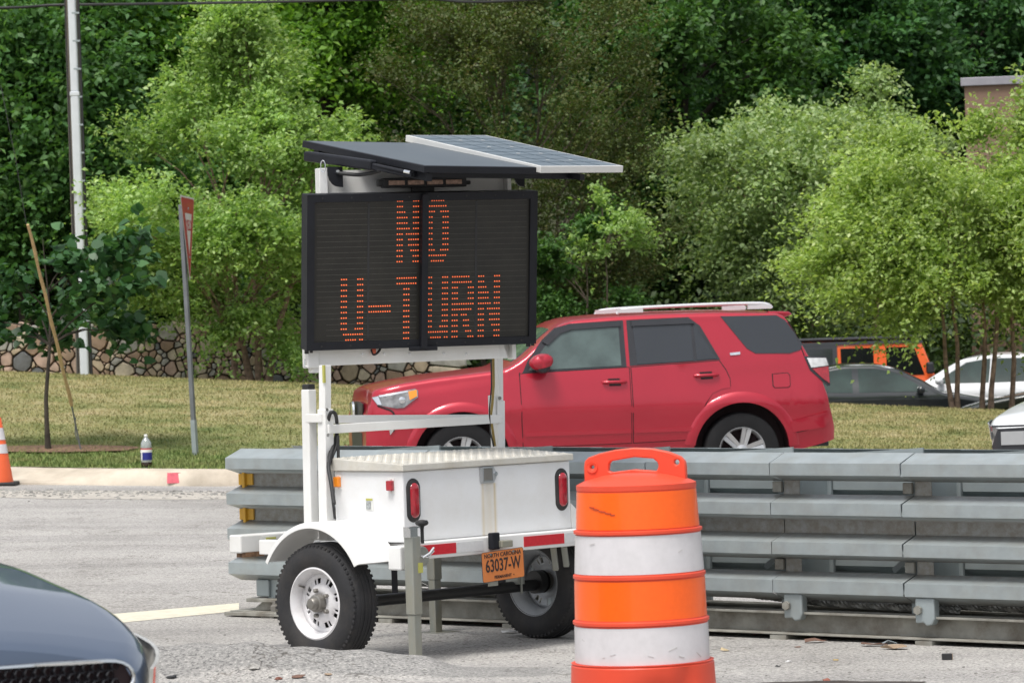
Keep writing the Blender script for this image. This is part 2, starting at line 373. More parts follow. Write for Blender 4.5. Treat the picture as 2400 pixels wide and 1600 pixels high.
# painted line
linem=mat('line_paint',(.64,.60,.48),.7,var=.10,vs=14,dirt=.5,dc=(.33,.31,.27),ds=22)
def strip(name,pts,m,dz=.002,kind='structure'):
    """pts: list of (near point, far point) xy pairs"""
    V=[];F=[]
    for (a,b) in pts:
        for p in (a,b): V.append((p[0],p[1],G(p[0],p[1])+dz))
    for i in range(len(pts)-1): a=2*i; F.append((a,a+2,a+3,a+1))
    return MB().add(V,F).build(name,m,kind=kind,smooth=60)
a0=gr(250,1463); a1=gr(560,1432); b0=gr(250,1440); b1=gr(560,1413)
pts=[]
for t in np.linspace(-9,1.0,24): pts.append(((a0.x+(a1.x-a0.x)*t,a0.y+(a1.y-a0.y)*t),(b0.x+(b1.x-b0.x)*t,b0.y+(b1.y-b0.y)*t)))
strip('painted_line',pts,linem)
# band of fine loose stone in front of the kerb
dustm=mat('gutter_grit',(.44,.41,.365),.95,var=.25,vs=9,dirt=.6,dc=(.15,.14,.13),ds=11,bump=.5,bs=40)
pts=[]
for x in np.arange(-14,3,.25):
    n=noise.noise(Vector((x*1.7,0,0)))*.35
    pts.append(((x,yc_(x)-3.2+n),(x,yc_(x)-1.35+noise.noise(Vector((x*1.3,5,0)))*.3)))
strip('gutter_dust',pts,dustm,dz=.003)
# darker resurfaced hump is the same asphalt; a broken hole with a dark edge stands right of the drum
holem=mat('broken_asphalt',(.05,.04,.035),.95,var=.5,vs=30,bump=.8,bs=60)
V=[];c=gr(1890,1600,14,20); nn=40
for k in range(nn):
    a=2*math.pi*k/nn; r=1+.35*noise.noise(Vector((math.cos(a)*2,math.sin(a)*2,3))); x=c.x+.50*math.cos(a)*r; y=c.y-.16+.20*math.sin(a)*r; V.append((x,y,G(x,y)+.005))
MB().add(V,[tuple(range(nn))]).build('pothole',holem,kind='structure')
# loose stones by the gutter and on the tarmac: nobody could count them
def gravel(name,n,xr,yf,s0,s1,m,label):
    V=[];F=[]
    for k in range(n):
        x=random.uniform(*xr); y=yf(x); s=random.uniform(s0,s1); z=G(x,y)
        b=len(V)
        for dx,dy,dz in((-1,-1,0),(1,-.8,0),(.9,1,0),(-.8,.9,0),(-.5,-.5,.8),(.5,-.4,.9),(.4,.5,.7),(-.5,.4,.8)):
            V.append((x+dx*s*random.uniform(.7,1.2),y+dy*s*random.uniform(.7,1.2),z+dz*s*random.uniform(.5,.8)))
        F+=[(b,b+1,b+5,b+4),(b+1,b+2,b+6,b+5),(b+2,b+3,b+7,b+6),(b+3,b,b+4,b+7),(b+4,b+5,b+6,b+7)]
    o=MB().add(V,F).build(name,m,kind='stuff',recalc=False); o['label']=label; o['category']='gravel'
stone_g=mat('grey_gravel',(.22,.215,.20),.9,var=.5,vs=3)
gravel('gravel',900,(-6,-1.5),lambda x: yc_(x)-1.3-abs(random.gauss(0,.75)),.008,.028,stone_g,'broken chips of stone lying in the dusty gutter before the kerb')
gravel('gravel',500,(-2.6,2.9),lambda x: random.uniform(17.6,19.6) if random.random()<.7 else random.uniform(19.6,22),.003,.009,stone_g,'fine grit scattered over the tarmac around the trailer and drum')
# ================================================================ CRASH CUSHION
BA_=Vector((-1.70,22.98,0)); BY=math.atan2(-.62379,.78159)
bar=thing('crash_cushion','long galvanised steel crash cushion with ribbed side panels standing behind the trailer','crash barrier',(BA_.x,BA_.y,G(-1.7,22.98)),BY)
tilt=-.0085   # follows the road's cross fall
VD=.125
PROF=[(.14,.975),(0,.925),(0,.862),(VD,.828),(VD,.757),(0,.718),(0,.655),(VD,.622),(VD,.555),(0,.513),(0,.45),(VD,.418),(VD,.352),(0,.314),(0,.248),(.11,.205)]
def panel_mesh(L,slots,y0=0.0,flip=1,overlap=.05):
    b=MB(); th=.005
    def seg(i,x0,x1):
        (ya,za),(yb,zb)=PROF[i],PROF[i+1]
        vs=[];d=Vector((0,zb-za,-(yb-ya))).normalized()*th
        for x in (x0,x1):
            for (y,z) in ((ya,za),(yb,zb)):
                vs.append((x,y0+flip*y,z+tilt*x))
            for (y,z) in ((yb,zb),(ya,za)):
                vs.append((x,y0+flip*(y+th),z+tilt*x-.001))
        b.add(vs,[(0,1,5,4),(1,2,6,5),(2,3,7,6),(3,0,4,7),(0,3,2,1),(4,5,6,7)])
    for i in range(len(PROF)-1):
        if slots and i in (3,11):
            seg(i,0,.10); 
        else: seg(i,0,L+overlap)
    return b
joints=[0]+[3.066-.8095*k for k in (3,2,1,0)]
joints=[0,.637,1.447,2.257,3.066,3.877,4.69,5.50,6.31,7.12,7.93]
galvp=mat('galvanised_panel',(.335,.375,.385),.42,metal=.35,var=.10,vs=9,dirt=.38,dc=(.25,.225,.175),ds=5,bump=.06,bs=25)
nt_=galvp.node_tree
# road dirt caught in the recessed valleys of the panels (stains that belong to the steel)
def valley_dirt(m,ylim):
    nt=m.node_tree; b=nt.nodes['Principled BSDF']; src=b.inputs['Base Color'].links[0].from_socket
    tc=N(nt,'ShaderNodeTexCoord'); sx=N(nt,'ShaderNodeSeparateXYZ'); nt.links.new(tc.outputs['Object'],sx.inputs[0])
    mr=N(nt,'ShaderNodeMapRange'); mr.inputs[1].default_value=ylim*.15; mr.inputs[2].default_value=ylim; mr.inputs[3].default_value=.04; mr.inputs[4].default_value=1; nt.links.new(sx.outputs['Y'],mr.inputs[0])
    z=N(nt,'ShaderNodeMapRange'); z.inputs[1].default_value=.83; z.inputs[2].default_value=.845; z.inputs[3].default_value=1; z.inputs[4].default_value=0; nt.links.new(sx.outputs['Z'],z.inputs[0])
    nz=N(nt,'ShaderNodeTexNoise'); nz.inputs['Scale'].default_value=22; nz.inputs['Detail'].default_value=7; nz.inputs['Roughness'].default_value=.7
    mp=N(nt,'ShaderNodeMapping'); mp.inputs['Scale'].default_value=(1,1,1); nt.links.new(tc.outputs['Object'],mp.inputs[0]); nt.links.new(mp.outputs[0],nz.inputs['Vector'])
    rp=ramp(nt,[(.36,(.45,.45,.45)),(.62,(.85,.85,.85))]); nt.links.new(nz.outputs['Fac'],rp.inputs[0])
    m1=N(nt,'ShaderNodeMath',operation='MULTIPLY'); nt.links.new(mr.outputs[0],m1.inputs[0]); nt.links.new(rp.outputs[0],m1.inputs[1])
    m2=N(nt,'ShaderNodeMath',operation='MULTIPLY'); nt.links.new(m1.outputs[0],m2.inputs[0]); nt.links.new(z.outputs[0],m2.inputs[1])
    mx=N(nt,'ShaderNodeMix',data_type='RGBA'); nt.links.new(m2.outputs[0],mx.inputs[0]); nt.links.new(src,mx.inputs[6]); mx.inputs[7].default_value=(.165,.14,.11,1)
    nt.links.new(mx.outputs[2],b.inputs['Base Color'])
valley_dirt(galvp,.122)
BW=.74
for i in range(len(joints)-1):
    L=joints[i+1]-joints[i]; b=panel_mesh(L,i>=3,overlap=-.007)
    off=Vector((joints[i],-.005*(i%2)-random.uniform(0,.004),random.uniform(-.003,.003))); tw=random.uniform(-.004,.004); b.v=[p+off+Vector((0,0,tilt*joints[i]+tw*p.x))+Vector((0,.0035*noise.noise(Vector((p.x*3+i,p.z*4,0))),0)) for p in b.v]
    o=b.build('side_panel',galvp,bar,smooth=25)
    # far side panel, mirrored; the fish-scale overlap swings each one outwards a little
    b=panel_mesh(L,False,0,1) 
    rot=Matrix.Rotation(R(2.6),4,'Z')
    vv=[]
    for p in b.v:
        q=Vector((p.x-L,-p.y,p.z)); q=rot@q; vv.append(Vector((q.x+joints[i+1],q.y+BW,q.z+tilt*joints[i])))
    b.v=vv; b.build('far_side_panel',galv,bar,smooth=25)
    x=joints[i+1]; z=tilt*x
    b=MB()
    b.box((x-.03,BW/2,.60+z),(.012,BW-.30,.62)); 
    b.box((x-.03,.165,.42+z),(.06,.02,.80)); b.box((x-.03,BW-.17,.42+z),(.06,.02,.80))
    b.box((x-.05,BW/2,.925+z),(.07,BW-.34,.02)); b.box((x+.02,.160,.60+z),(.09,.03,.60))
    b.add([(x-.62,.20,.967+z),(x-.02,.24,.998+z),(x-.02,.24,.935+z),(x-.62,.20,.957+z),(x-.62,.212,.967+z),(x-.02,.252,.998+z),(x-.02,.252,.935+z),(x-.62,.212,.957+z)],[(0,1,2,3),(4,7,6,5),(0,4,5,1),(1,5,6,2),(2,6,7,3),(3,7,4,0)])
    b.build('diaphragm',galv,bar)
    if i>=2:
        for zz_ in (.795,.388):
            MB().box((x-.035,VD-.012,zz_+z),(.055,.024,.058)).build('washer_plate',galv_dirty,bar,bevel=.005)
            b=MB(); b.box((x+.075,.150,zz_+.008+z),(.03,.03,.022)); b.lathe([(.018,-.02),(.024,-.01),(.024,.01),(.018,.02)],(x+.055,.145,zz_-.006+z),'Y',12); b.build('hook_bolt',galv,bar,smooth=40)
        b=MB(); b.beam((x-.26,.30,.355+z),(x-.14,.30,.44+z),.012,.03); b.box((x-.10,.30,.40+z),(.12,.012,.10)); b.build('knee_brace',galv,bar)
        # leg with a bolt head that hooks over the rail flange
        b=MB(); b.prism([(x+.05,.012,.24+z),(x+.165,.012,.24+z),(x+.165,.012,.135+z),(x+.15,.012,.105+z),(x+.115,.012,.098+z),(x+.10,.012,.115+z),(x+.05,.012,.112+z)],(0,0,0),(0,.055,0))
        l=b.build('rail_clip',galv,bar,bevel=.008)
        MB().lathe([(.024,-.016),(.024,0),(.018,.004)],(x+.075,.008,.180+z),'Y',6).build('bolt_head',galv_dirty,l)
# rail: foot flange, web, top flange
zl=lambda x:tilt*x
Lr=7.9
b=MB()
def railbox(y0,y1,z0,z1,xa=0,xb=Lr):
    vs=[]
    for x in(xa,xb):
        for y,z in((y0,z0),(y1,z0),(y1,z1),(y0,z1)): vs.append((x,y,z+zl(x)))
    b.add(vs,[(0,3,2,1),(4,5,6,7),(0,1,5,4),(1,2,6,5),(2,3,7,6),(3,0,4,7)])
railbox(.0,.5,.028,.036,.0); railbox(.10,.112,.036,.135,.45); railbox(.03,.17,.135,.147,.45); railbox(.45,.462,.036,.135,.45); railbox(.40,.52,.135,.147,.45)
b.build('ground_rail',galv_dirty,bar,bevel=.002)
b=MB(); 
for x in np.arange(.3,Lr,.9): b.box((x,.1,.012+zl(x)),(.10,.22,.026))
b.build('shim_plate',galv_dirty,bar,kind='stuff')
# white paper-like cover strips lying on the rail
for cs_ in (((2.95,.24,.175+zl(2.95)),(.5,.06,.012)),((4.3,.24,.185+zl(4.3)),(.36,.06,.012)),((1.5,.3,.16),(.6,.05,.012))): MB().box(*cs_).build('cover_strip',whtape,bar)
# nose: yellow plastic buffer seen inside the open end, feet of the first frame
yel=mat('yellow_plastic',(.62,.34,.03),.5,var=.15,vs=9,dirt=.4,dc=(.2,.13,.05),ds=6)
b=MB(); b.box((.05,.33,.56),(.02,.48,.66)); b.build('nose_buffer',yel,bar,bevel=.004)
for za_,zb_ in ((.764,.83),(.56,.625),(.357,.42)): MB().box((.052,VD-.008,(za_+zb_)/2),(.11,.014,zb_-za_)).build('nose_insert',yel,bar)
b=MB(); b.box((.30,.13,.155),(.16,.09,.13)); b.box((.20,.10,.165),(.10,.07,.10)); b.build('front_leg',galv,bar,bevel=.008)
b=MB(); b.box((.27,.11,.096),(.34,.16,.022)); b.prism([(.12,.06,.036),(.36,.06,.036),(.30,.06,.085),(.20,.06,.085)],(0,0,0),(0,.12,0)); b.build('anchor_plate',galv_dirty,bar,bevel=.004)
b=MB(); b.lathe([(.035,-.05),(.035,.0),(.024,.01),(.024,.03)],(.32,.05,.065),'Z',6); b.build('anchor_nut',hubm,bar)
b=MB(); b.box((.28,.06,.018),(.62,.16,.022)); b.build('base_plate',galv_dirty,bar,bevel=.003)
# twisted wire ropes
ropem=mat('wire_rope',(.24,.24,.22),.5,metal=.5,dirt=.4)
for (xa,xb,y,z0,z1) in ((3.3,4.9,.20,.235,.168),(3.85,7.6,.24,.205,.19),(4.2,7.8,.28,.22,.215)):
    b=MB(); n=int((xb-xa)/.012); 
    for s in range(3):
        pts=[]
        for i in range(0,n,1):
            t=i/n; x=xa+(xb-xa)*t; a=x*2*math.pi/.085+s*2*math.pi/3
            pts.append((x,y+.010*math.cos(a),z0+(z1-z0)*t+zl(x)+.010*math.sin(a)-.02*math.sin(math.pi*t)))
        b.tube(pts,.010,5)
    b.build('wire_rope',ropem,bar,smooth=60)
b=MB()
for k in range(14): b.lathe([(.018,-.012),(.026,0),(.018,.012)],(5.45+k*.07,.2,.17+zl(5.5)+random.uniform(-.01,.01)),'X',8)
b.build('cable_links',blackpl,bar,kind='stuff')
# ================================================================ MESSAGE-SIGN TRAILER
PHI=R(46)
TR=thing('sign_trailer','white solar message-sign trailer reading NO U-TURN parked on two wheels beside the crash cushion','trailer',(-.570,19.68,0),PHI)
TW=mw(TR); TWi=TW.inverted()
def onp(px,py,axis,val):
    """local point of the trailer where the sight line meets the local plane axis=val"""
    a,b=ray(px,py); o=TWi@Vector((0,0,EYE)); d=(TWi.to_3x3()@Vector((a,1,b)))
    t=(val-o[axis])/d[axis]; return o+d*t
def tl(px,py,Y): return TWi@at(px,py,Y)
# body box with rust run below the latch
boxm=mat('box_white',(.76,.765,.77),.28,var=.03,vs=3,dirt=.28,dc=(.5,.46,.38),ds=3.5,coat=.2)
def stain(m):
    nt=m.node_tree; b=nt.nodes['Principled BSDF']; src=b.inputs['Base Color'].links[0].from_socket
    tc=N(nt,'ShaderNodeTexCoord'); sx=N(nt,'ShaderNodeSeparateXYZ'); nt.links.new(tc.outputs['Object'],sx.inputs[0])
    nz=N(nt,'ShaderNodeTexNoise'); nz.inputs['Scale'].default_value=30; mp=N(nt,'ShaderNodeMapping'); mp.inputs['Scale'].default_value=(1,1,.06); nt.links.new(tc.outputs['Object'],mp.inputs[0]); nt.links.new(mp.outputs[0],nz.inputs['Vector'])
    d=N(nt,'ShaderNodeMath',operation='SUBTRACT'); nt.links.new(sx.outputs['X'],d.inputs[0]); d.inputs[1].default_value=.612
    ab=N(nt,'ShaderNodeMath',operation='ABSOLUTE'); nt.links.new(d.outputs[0],ab.inputs[0])
    rp=ramp(nt,[(0,(.35,)*3),(.030,(.35,)*3),(.043,(.9,)*3),(.052,(.35,)*3),(.062,(0,)*3)]); nt.links.new(ab.outputs[0],rp.inputs[0])
    mr=N(nt,'ShaderNodeMapRange'); mr.inputs[1].default_value=.868; mr.inputs[2].default_value=.862; mr.inputs[3].default_value=0; mr.inputs[4].default_value=1; nt.links.new(sx.outputs['Z'],mr.inputs[0])
    m1=N(nt,'ShaderNodeMath',operation='MULTIPLY'); nt.links.new(rp.outputs[0],m1.inputs[0]); nt.links.new(mr.outputs[0],m1.inputs[1])
    m2=N(nt,'ShaderNodeMath',operation='MULTIPLY'); nt.links.new(m1.outputs[0],m2.inputs[0]); nt.links.new(nz.outputs['Fac'],m2.inputs[1])
    m3=N(nt,'ShaderNodeMath',operation='MULTIPLY'); nt.links.new(m2.outputs[0],m3.inputs[0]); m3.inputs[1].default_value=1.25
    mx=N(nt,'ShaderNodeMix',data_type='RGBA'); nt.links.new(m3.outputs[0],mx.inputs[0]); nt.links.new(src,mx.inputs[6]); mx.inputs[7].default_value=(.55,.40,.14,1)
    nt.links.new(mx.outputs[2],b.inputs['Base Color'])
stain(boxm)
W_=1.223; D_=.50
bx=MB().box((W_/2,D_/2,(.596+.953)/2),(W_,D_,.357)).build('battery_box',boxm,TR,bevel=.006)
b=MB(); b.prism([(-.016,-.016,.955),(-.016,-.016,.990),(-.016,.52,1.022),(-.016,.52,.955)],(0,0,0),(W_+.032,0,0)); lid=b.build('box_lid',white_tread,TR,bevel=.005)
b=MB()
def tread(o,ux,uy,nu,nv,pu,pv):
    o=Vector(o);ux=Vector(ux).normalized();uy=Vector(uy).normalized();n=ux.cross(uy).normalized()
    for i in range(nu):
        for j in range(nv):
            c=o+ux*(i+.5)*pu+uy*(j+.5)*pv; s=1 if (i+j)%2 else -1
            a=(ux*s+uy).normalized(); q=n.cross(a)
            b.add([c-a*.014,c+q*.004+n*.0,c+a*.014,c-q*.004,c+n*.003],[(0,1,4),(1,2,4),(2,3,4),(3,0,4)])
tread((-.012,-.014,.9915),(1,0,0),(0,.536,.032),40,17,.031,.031)
tread((-.012,-.0165,.9895),(1,0,0),(0,0,-1),40,1,.031,.03)
tread((-.0165,.50,.989),(0,-1,0),(0,0,-1),16,1,.031,.03)
b.build('tread_pattern',white_tread,lid,kind='stuff')
# tail lights
def oval(cx,cz,w,h,y0,y1,n=24,inset=0):
    pts=[]
    r=w/2
    for k in range(n):
        a=2*math.pi*k/n; x=r*math.cos(a); z=r*math.sin(a)+(h/2-r)*(1 if math.sin(a)>=0 else -1); pts.append((cx+x,y0,cz+z))
    return pts
def domed_oval(cx,cz,w,h,y,dep,rings=4,n=28):
    V=[];F=[]
    for i in range(rings+1):
        t=i/rings; k=math.cos(t*math.pi/2*.98) if i else 1
        s=1-t
        q=oval(cx,cz,w*math.sin(math.pi/2*s)+1e-4,(h-w)+w*math.sin(math.pi/2*s)+1e-4,y-dep*math.cos(math.pi/2*s),0,n)
        V+=q
    for i in range(rings):
        for k in range(n): a=i*n+k; c=i*n+(k+1)%n; F.append((a,c,c+n,a+n))
    F.append(tuple(range(rings*n,rings*n+n)))
    return V,F
for cx in (.068,W_-.068):
    b=MB(); V,F=domed_oval(cx,.806,.098,.222,-.001,.012); b.add(V,F); g=b.build('tail_light',rubber,TR,smooth=70)
    b=MB(); V,F=domed_oval(cx,.806,.062,.176,-.012,.012); b.add(V,F); b.build('lens',redlens,g,smooth=70)
# latch
b=MB(); b.prism([(.548,-.003,.950),(.645,-.003,.950),(.672,-.003,.91),(.645,-.003,.866),(.548,-.003,.866)],(0,0,0),(0,-.006,0)); lt=b.build('paddle_latch',alum,TR,bevel=.002)
MB().box((.597,-.0105,.912),(.062,.004,.064)).build('latch_paddle',hubm,lt)
b=MB(); 
for d in((.597,.945,.07,.004),(.597,.879,.07,.004),(.5635,.912,.004,.062),(.6305,.912,.004,.062)): b.box((d[0],-.0115,d[1]),(d[2],.006,d[3]))
b.lathe([(.012,-.016),(.012,-.008)],(.654,0,.912),'Y',10); b.build('latch_rim',chrome,lt)
# side markers, sticker
for (y,z,m,l) in ((.468,.900,amberlens,'amber side marker'),(.082,.883,redlens,'red side marker')):
    b=MB(); b.box((-.012,y,z),(.022,.042,.052)); o=b.build('side_marker',m,TR,bevel=.005,label=l)
    b=MB(); b.box((-.002,y,z),(.003,.044,.078)); 
    for s in(-1,1): b.lathe([(.005,-.007),(.005,-.002)],(0,y,z+s*.033),'X',8)
    b.build('marker_base',white,o)
MB().box((W_+.01,.08,.883),(.022,.042,.052)).build('side_marker',redlens,TR,bevel=.004)
stickw=mat('sticker_white',(.7,.71,.68),.5,var=.02); sticky=mat('sticker_yellow',(.45,.44,.10),.5,var=.02); stickg=mat('sticker_print',(.33,.35,.35),.5,var=.5,vs=120)
o=MB().box((-.0015,.245,.788),(.002,.052,.062)).build('sticker',stickw,TR)
MB().box((-.0035,.245,.812),(.002,.046,.010)).build('sticker_header',sticky,o); MB().box((-.0035,.250,.783),(.002,.034,.040)).build('sticker_print',stickg,o)
# chassis
b=MB(); b.box((.665,-.042,.555),(1.35,.066,.086)); rail=b.build('rear_bumper',white,TR,bevel=.006)
def tape(px0,px1,m,name):
    p=onp(px0,1300,1,-.0755);q=onp(px1,1280,1,-.0755)
    MB().box(((p.x+q.x)/2,-.0765,.556),(abs(q.x-p.x)-.004,.003,.052)).build(name,m,rail)
tape(984,1069,redtape,'red_reflector'); tape(1070,1133,whtape,'white_reflector'); tape(1228,1323,redtape,'red_reflector'); tape(1324,1375,whtape,'white_reflector')
b=MB()
for x in (.06,W_-.06): b.box((x,.56,.553),(.06,1.12,.075))
b.box((W_/2,.393,.545),(W_-.12,.05,.06)); b.box((W_/2,.06,.55),(W_-.12,.05,.06)); b.build('chassis_rails',white,TR,bevel=.004)
c0=onp(556,1268,1,1.20)
b=MB(); b.beam((c0.x,1.22,.572),(1.39,1.22,.56),.09,.095); cb=b.build('front_crossbar',white,TR,bevel=.008)
MB().box((c0.x+.20,1.172,.572),(.10,.003,.06)).build('sticker',stickw,cb); MB().box((c0.x+.21,1.1695,.592),(.07,.003,.010)).build('sticker_header',sticky,cb)
MB().box((c0.x+.09,1.20,.515),(.15,.05,.025)).build('rusted_bracket',mat('rust',(.16,.09,.05),.9,var=.5,vs=30,bump=.5),cb)
b=MB(); b.box((-.075,-.045,.527),(.095,.09,.12)); b.build('jack_socket',white,TR,bevel=.008)
b=MB(); b.box((-.02,-.085,.53),(.03,.05,.13)); b.lathe([(.048,-.02),(.052,-.012),(.052,0)],(.02,-.085,.53),'Y',20); b.build('jack_mount',galv_plain,TR,bevel=.003)
b=MB(); b.box((W_+.09,-.045,.527),(.06,.09,.1)); b.build('jack_socket',white,TR,bevel=.008)
# fenders
for s,x0,x1 in ((-1,-.285,-.002),(1,W_+.002,W_+.285)):
    b=MB(); r=.405; n=28; V=[];F=[]; cs=[(x1 if s<0 else x0,r,0)]
    prof=[(x1,r),(x0+.02,r),(x0+.004,r-.006),(x0,r-.02),(x0,r-.030),(x0+.004,r-.030),(x0+.012,r-.012),(x1,r-.006)] if s<0 else [(x0,r),(x1-.02,r),(x1-.004,r-.006),(x1,r-.02),(x1,r-.030),(x1-.004,r-.030),(x1-.012,r-.012),(x0,r-.006)]
    for i in range(n+1):
        a=R(30)+R(120)*i/n
        rr=1.0
        for (x,q) in prof: V.append((x,.393-q*math.cos(a)*.98,.305+q*math.sin(a)))
    m=len(prof)
    for i in range(n):
        for k in range(m): a=i*m+k;c=i*m+(k+1)%m; F.append((a,c,c+m,a+m))
    F.append(tuple(range(m)));F.append(tuple(range(n*m+m-1,n*m-1,-1)))
    b.add(V,F); b.build('fender',white,TR,smooth=50)
b=MB(); b.prism([(W_+.002,.0,.73),(W_+.002,.0,.60),(W_+.11,.0,.60),(W_+.11,.0,.64)],(0,0,0),(0,.02,0)); b.build('fender_gusset',white,TR)
# wheels
def trailer_wheel(xl,s,rimmat,inner):
    """xl: outer lip plane, s: -1 left / +1 right"""
    c=(xl,.393,.300); w=.165; rO=.303
    root_b=MB(); X=lambda d: -s*d      # distance inwards from lip plane
    prof=[(.176,-.004),(.185,.0),(.182,.010),(.165,.014),(.158,.040),(.152,.060),(.150,.10),(.158,.135),(.182,.150),(.186,.158),(.180,.160),(.174,.15),(.146,.12),(.146,.06),(.152,.036),(.160,.012)]
    b=MB(); b.lathe([(r,X(d)) for r,d in prof],c,'X',40,closed=True); rim=b.build('wheel_rim',rimmat,TR,smooth=50)
    # disc with slots
    b=MB(); n=64; rings=[(.150,.052),(.134,.058),(.128,.062),(.098,.055),(.088,.045),(.070,.040),(.045,.040)]
    V=[];F=[]
    for r,d in rings:
        for k in range(n):
            a=2*math.pi*k/n; V.append((c[0]+X(d),c[1]+r*math.sin(a),c[2]+r*math.cos(a)))
    for i in range(len(rings)-1):
        for k in range(n):
            if i==2:
                if k%8 in (1,2,4) : continue
            a=i*n+k;q=i*n+(k+1)%n; F.append((a,q,q+n,a+n))
    b.add(V,F); d_=b.build('wheel_disc',rimmat,rim,smooth=45,recalc=True)
    sol=d_.modifiers.new('s','SOLIDIFY'); sol.thickness=.004
    MB().lathe([(.135 if not inner else .062,X(.085)),(.0,X(.085))],c,'X',24).build('shadow_plate',axlem,rim)  # black plate painted as the shade behind the wheel disc, no real brake part
    b=MB(); b.lathe([(.047,X(.045)),(.044,X(-.0)),(.036,X(-.004)),(.032,X(-.004)),(.030,X(-.026)),(.024,X(-.032)),(.0,X(-.033))],c,'X',24)
    b.build('hub',hubm,rim,smooth=40)
    b=MB()
    for k in range(5):
        a=2*math.pi*k/5+.3; b.lathe([(.012,X(.042)),(.011,X(.018)),(.007,X(.014))],(c[0],c[1]+.066*math.sin(a),c[2]+.066*math.cos(a)),'X',6)
    b.tube([(c[0]+X(.05),c[1]+.125,c[2]+.075),(c[0]+X(.0),c[1]+.118,c[2]+.09)],.005,6)
    b.build('lug_nuts',hubm,rim)
    if inner: MB().lathe([(.062,X(.10)),(.062,X(.15)),(.0,X(.15))],c,'X',20).build('hub_back',axlem,rim,smooth=40)
    # tyre
    prof=[(.176,.004),(.190,-.004),(.215,-.012),(.245,-.013),(.270,-.006),(.287,.004),(.297,.016),(.302,.035),(.304,.08),(.302,.125),(.297,.144),(.287,.156),(.270,.166),(.245,.173),(.215,.172),(.190,.164),(.176,.156)]
    b=MB(); b.lathe([(r,X(d)) for r,d in prof],c,'X',72,closed=False); 
    b.f=b.f[:-2]
    t=b.build('tyre',rubber,rim,smooth=40)
    # tread blocks: shoulder lugs and three ribs
    b=MB()
    for k in range(64):
        a=2*math.pi*k/64
        for d,wd,rr in ((.014,.03,.2872),(.146,.03,.2872)):
            ca,sa=math.sin(a),math.cos(a)
            m=Matrix(((1,0,0),(0,ca,sa),(0,sa,-ca)))
            b.box((c[0]+X(d),c[1]+rr*math.sin(a),c[2]+rr*math.cos(a)),(wd,.013,.014),Matrix(((1,0,0),(0,ca,-sa),(0,sa,ca))).to_4x4())
    b.build('tread_lugs',rubber,t,kind='stuff')
    b=MB()
    for d in (.045,.067,.093,.115): b.lathe([(.300,X(d-.008)),(.3062,X(d-.007)),(.3062,X(d+.007)),(.300,X(d+.008))],c,'X',72,closed=True)
    b.build('tread_ribs',rubber,t,smooth=30)
rimw=mat('rim_white',(.70,.69,.70),.4,var=.04,dirt=.4,dc=(.30,.27,.24),ds=12)
rimg=mat('rim_grey',(.46,.48,.50),.45,metal=.2,var=.15,dirt=.5,dc=(.10,.09,.08))
trailer_wheel(-.262,-1,rimw,False); trailer_wheel(W_+.262,1,rimg,True)
b=MB(); b.tube([(-.17,.393,.285),(W_+.17,.393,.285)],.030,16); b.build('axle',axlem,TR,smooth=60)
b=MB()
for x in (.03,W_-.03):
    b.box((x,.393,.335),(.05,.09,.07))
    for dy in(-.045,.045): b.tube([(x,.393+dy,.25),(x,.393+dy,.37)],.007,6)
b.build('spring_clamps',galv_plain,TR)
b=MB()
b.beam((-.06,.02,.47),(-.03,.05,.35),.03,.02); b.beam((.03,-.01,.46),(.05,.03,.35),.03,.03); b.build('suspension_arm',blackm,TR)
b=MB()
for px,py0,py1 in ((1297,1292,1335),(1322,1292,1326)):
    p=onp(px,py0,1,-.01);q=onp(px+6,py1,1,.02); b.beam((p.x,p.y,.51),(q.x,q.y,q.z),.03,.025)
b.build('spring_hanger',galv_plain,TR,bevel=.004)
# plate
def text_part(body,size,m,parent,Mx,name='lettering',ext=.0006,bold=0,sx=1.0):
    cu=bpy.data.curves.new(name,'FONT'); cu.body=body; cu.size=size; cu.align_x='CENTER'; cu.align_y='CENTER'; cu.extrude=ext; cu.offset=bold; cu.resolution_u=3
    ob=bpy.data.objects.new('tmp',cu); COL.objects.link(ob); dg=bpy.context.evaluated_depsgraph_get()
    me=bpy.data.meshes.new_from_object(ob.evaluated_get(dg)); bpy.data.objects.remove(ob)
    me.transform(Mx@Matrix.Diagonal((sx,1,1,1))); me.name=name; me.materials.clear(); me.materials.append(m)
    return link(name,me,parent)
p=onp(1179,1323,1,-.125)
PM=Matrix.Translation(p)@Matrix.Rotation(R(-2.4),4,'Y')   # local: x right, y back, z up
platem=mat('plate_orange',(.62,.20,.055),.4,var=.06,vs=8,dirt=.25,dc=(.35,.12,.05)); inkm=mat('plate_ink',(.03,.02,.02),.5)
b=MB(); b.M=PM
w2,h2,r=.1525,.076,.012; pl=[]
for (cx,cz,a0) in ((w2-r,h2-r,0),(-w2+r,h2-r,90),(-w2+r,-h2+r,180),(w2-r,-h2+r,270)):
    for k in range(5): a=R(a0+k*22.5); pl.append((cx+r*math.cos(a),0,cz+r*math.sin(a)))
b.prism(pl,(0,0,0),(0,.0015,0)); plate=b.build('number_plate',platem,TR)
b=MB(); b.M=PM
rimp=[Vector(q) for q in pl]; b.tube(rimp+[rimp[0]],.0012,4,cap=False); b.build('plate_rim',inkm,plate)
TF=PM@Matrix.Translation((0,-.0012,0))@Matrix.Rotation(R(90),4,'X')
text_part('NORTH CAROLINA',.030,inkm,plate,TF@Matrix.Translation((0,.055,0)),bold=.0004,sx=1.02)
text_part('63037-W',.090,inkm,plate,TF@Matrix.Translation((0,.001,0)),bold=.0012,sx=.74)
text_part('PERMANENT  •',.022,inkm,plate,TF@Matrix.Translation((.005,-.057,0)),bold=.0003)
b=MB(); b.M=PM
for x in(-.09,.075): b.lathe([(.007,-.006),(.007,0)],(x,0,.062),'Y',8)
b.build('plate_bolt',chrome,plate)
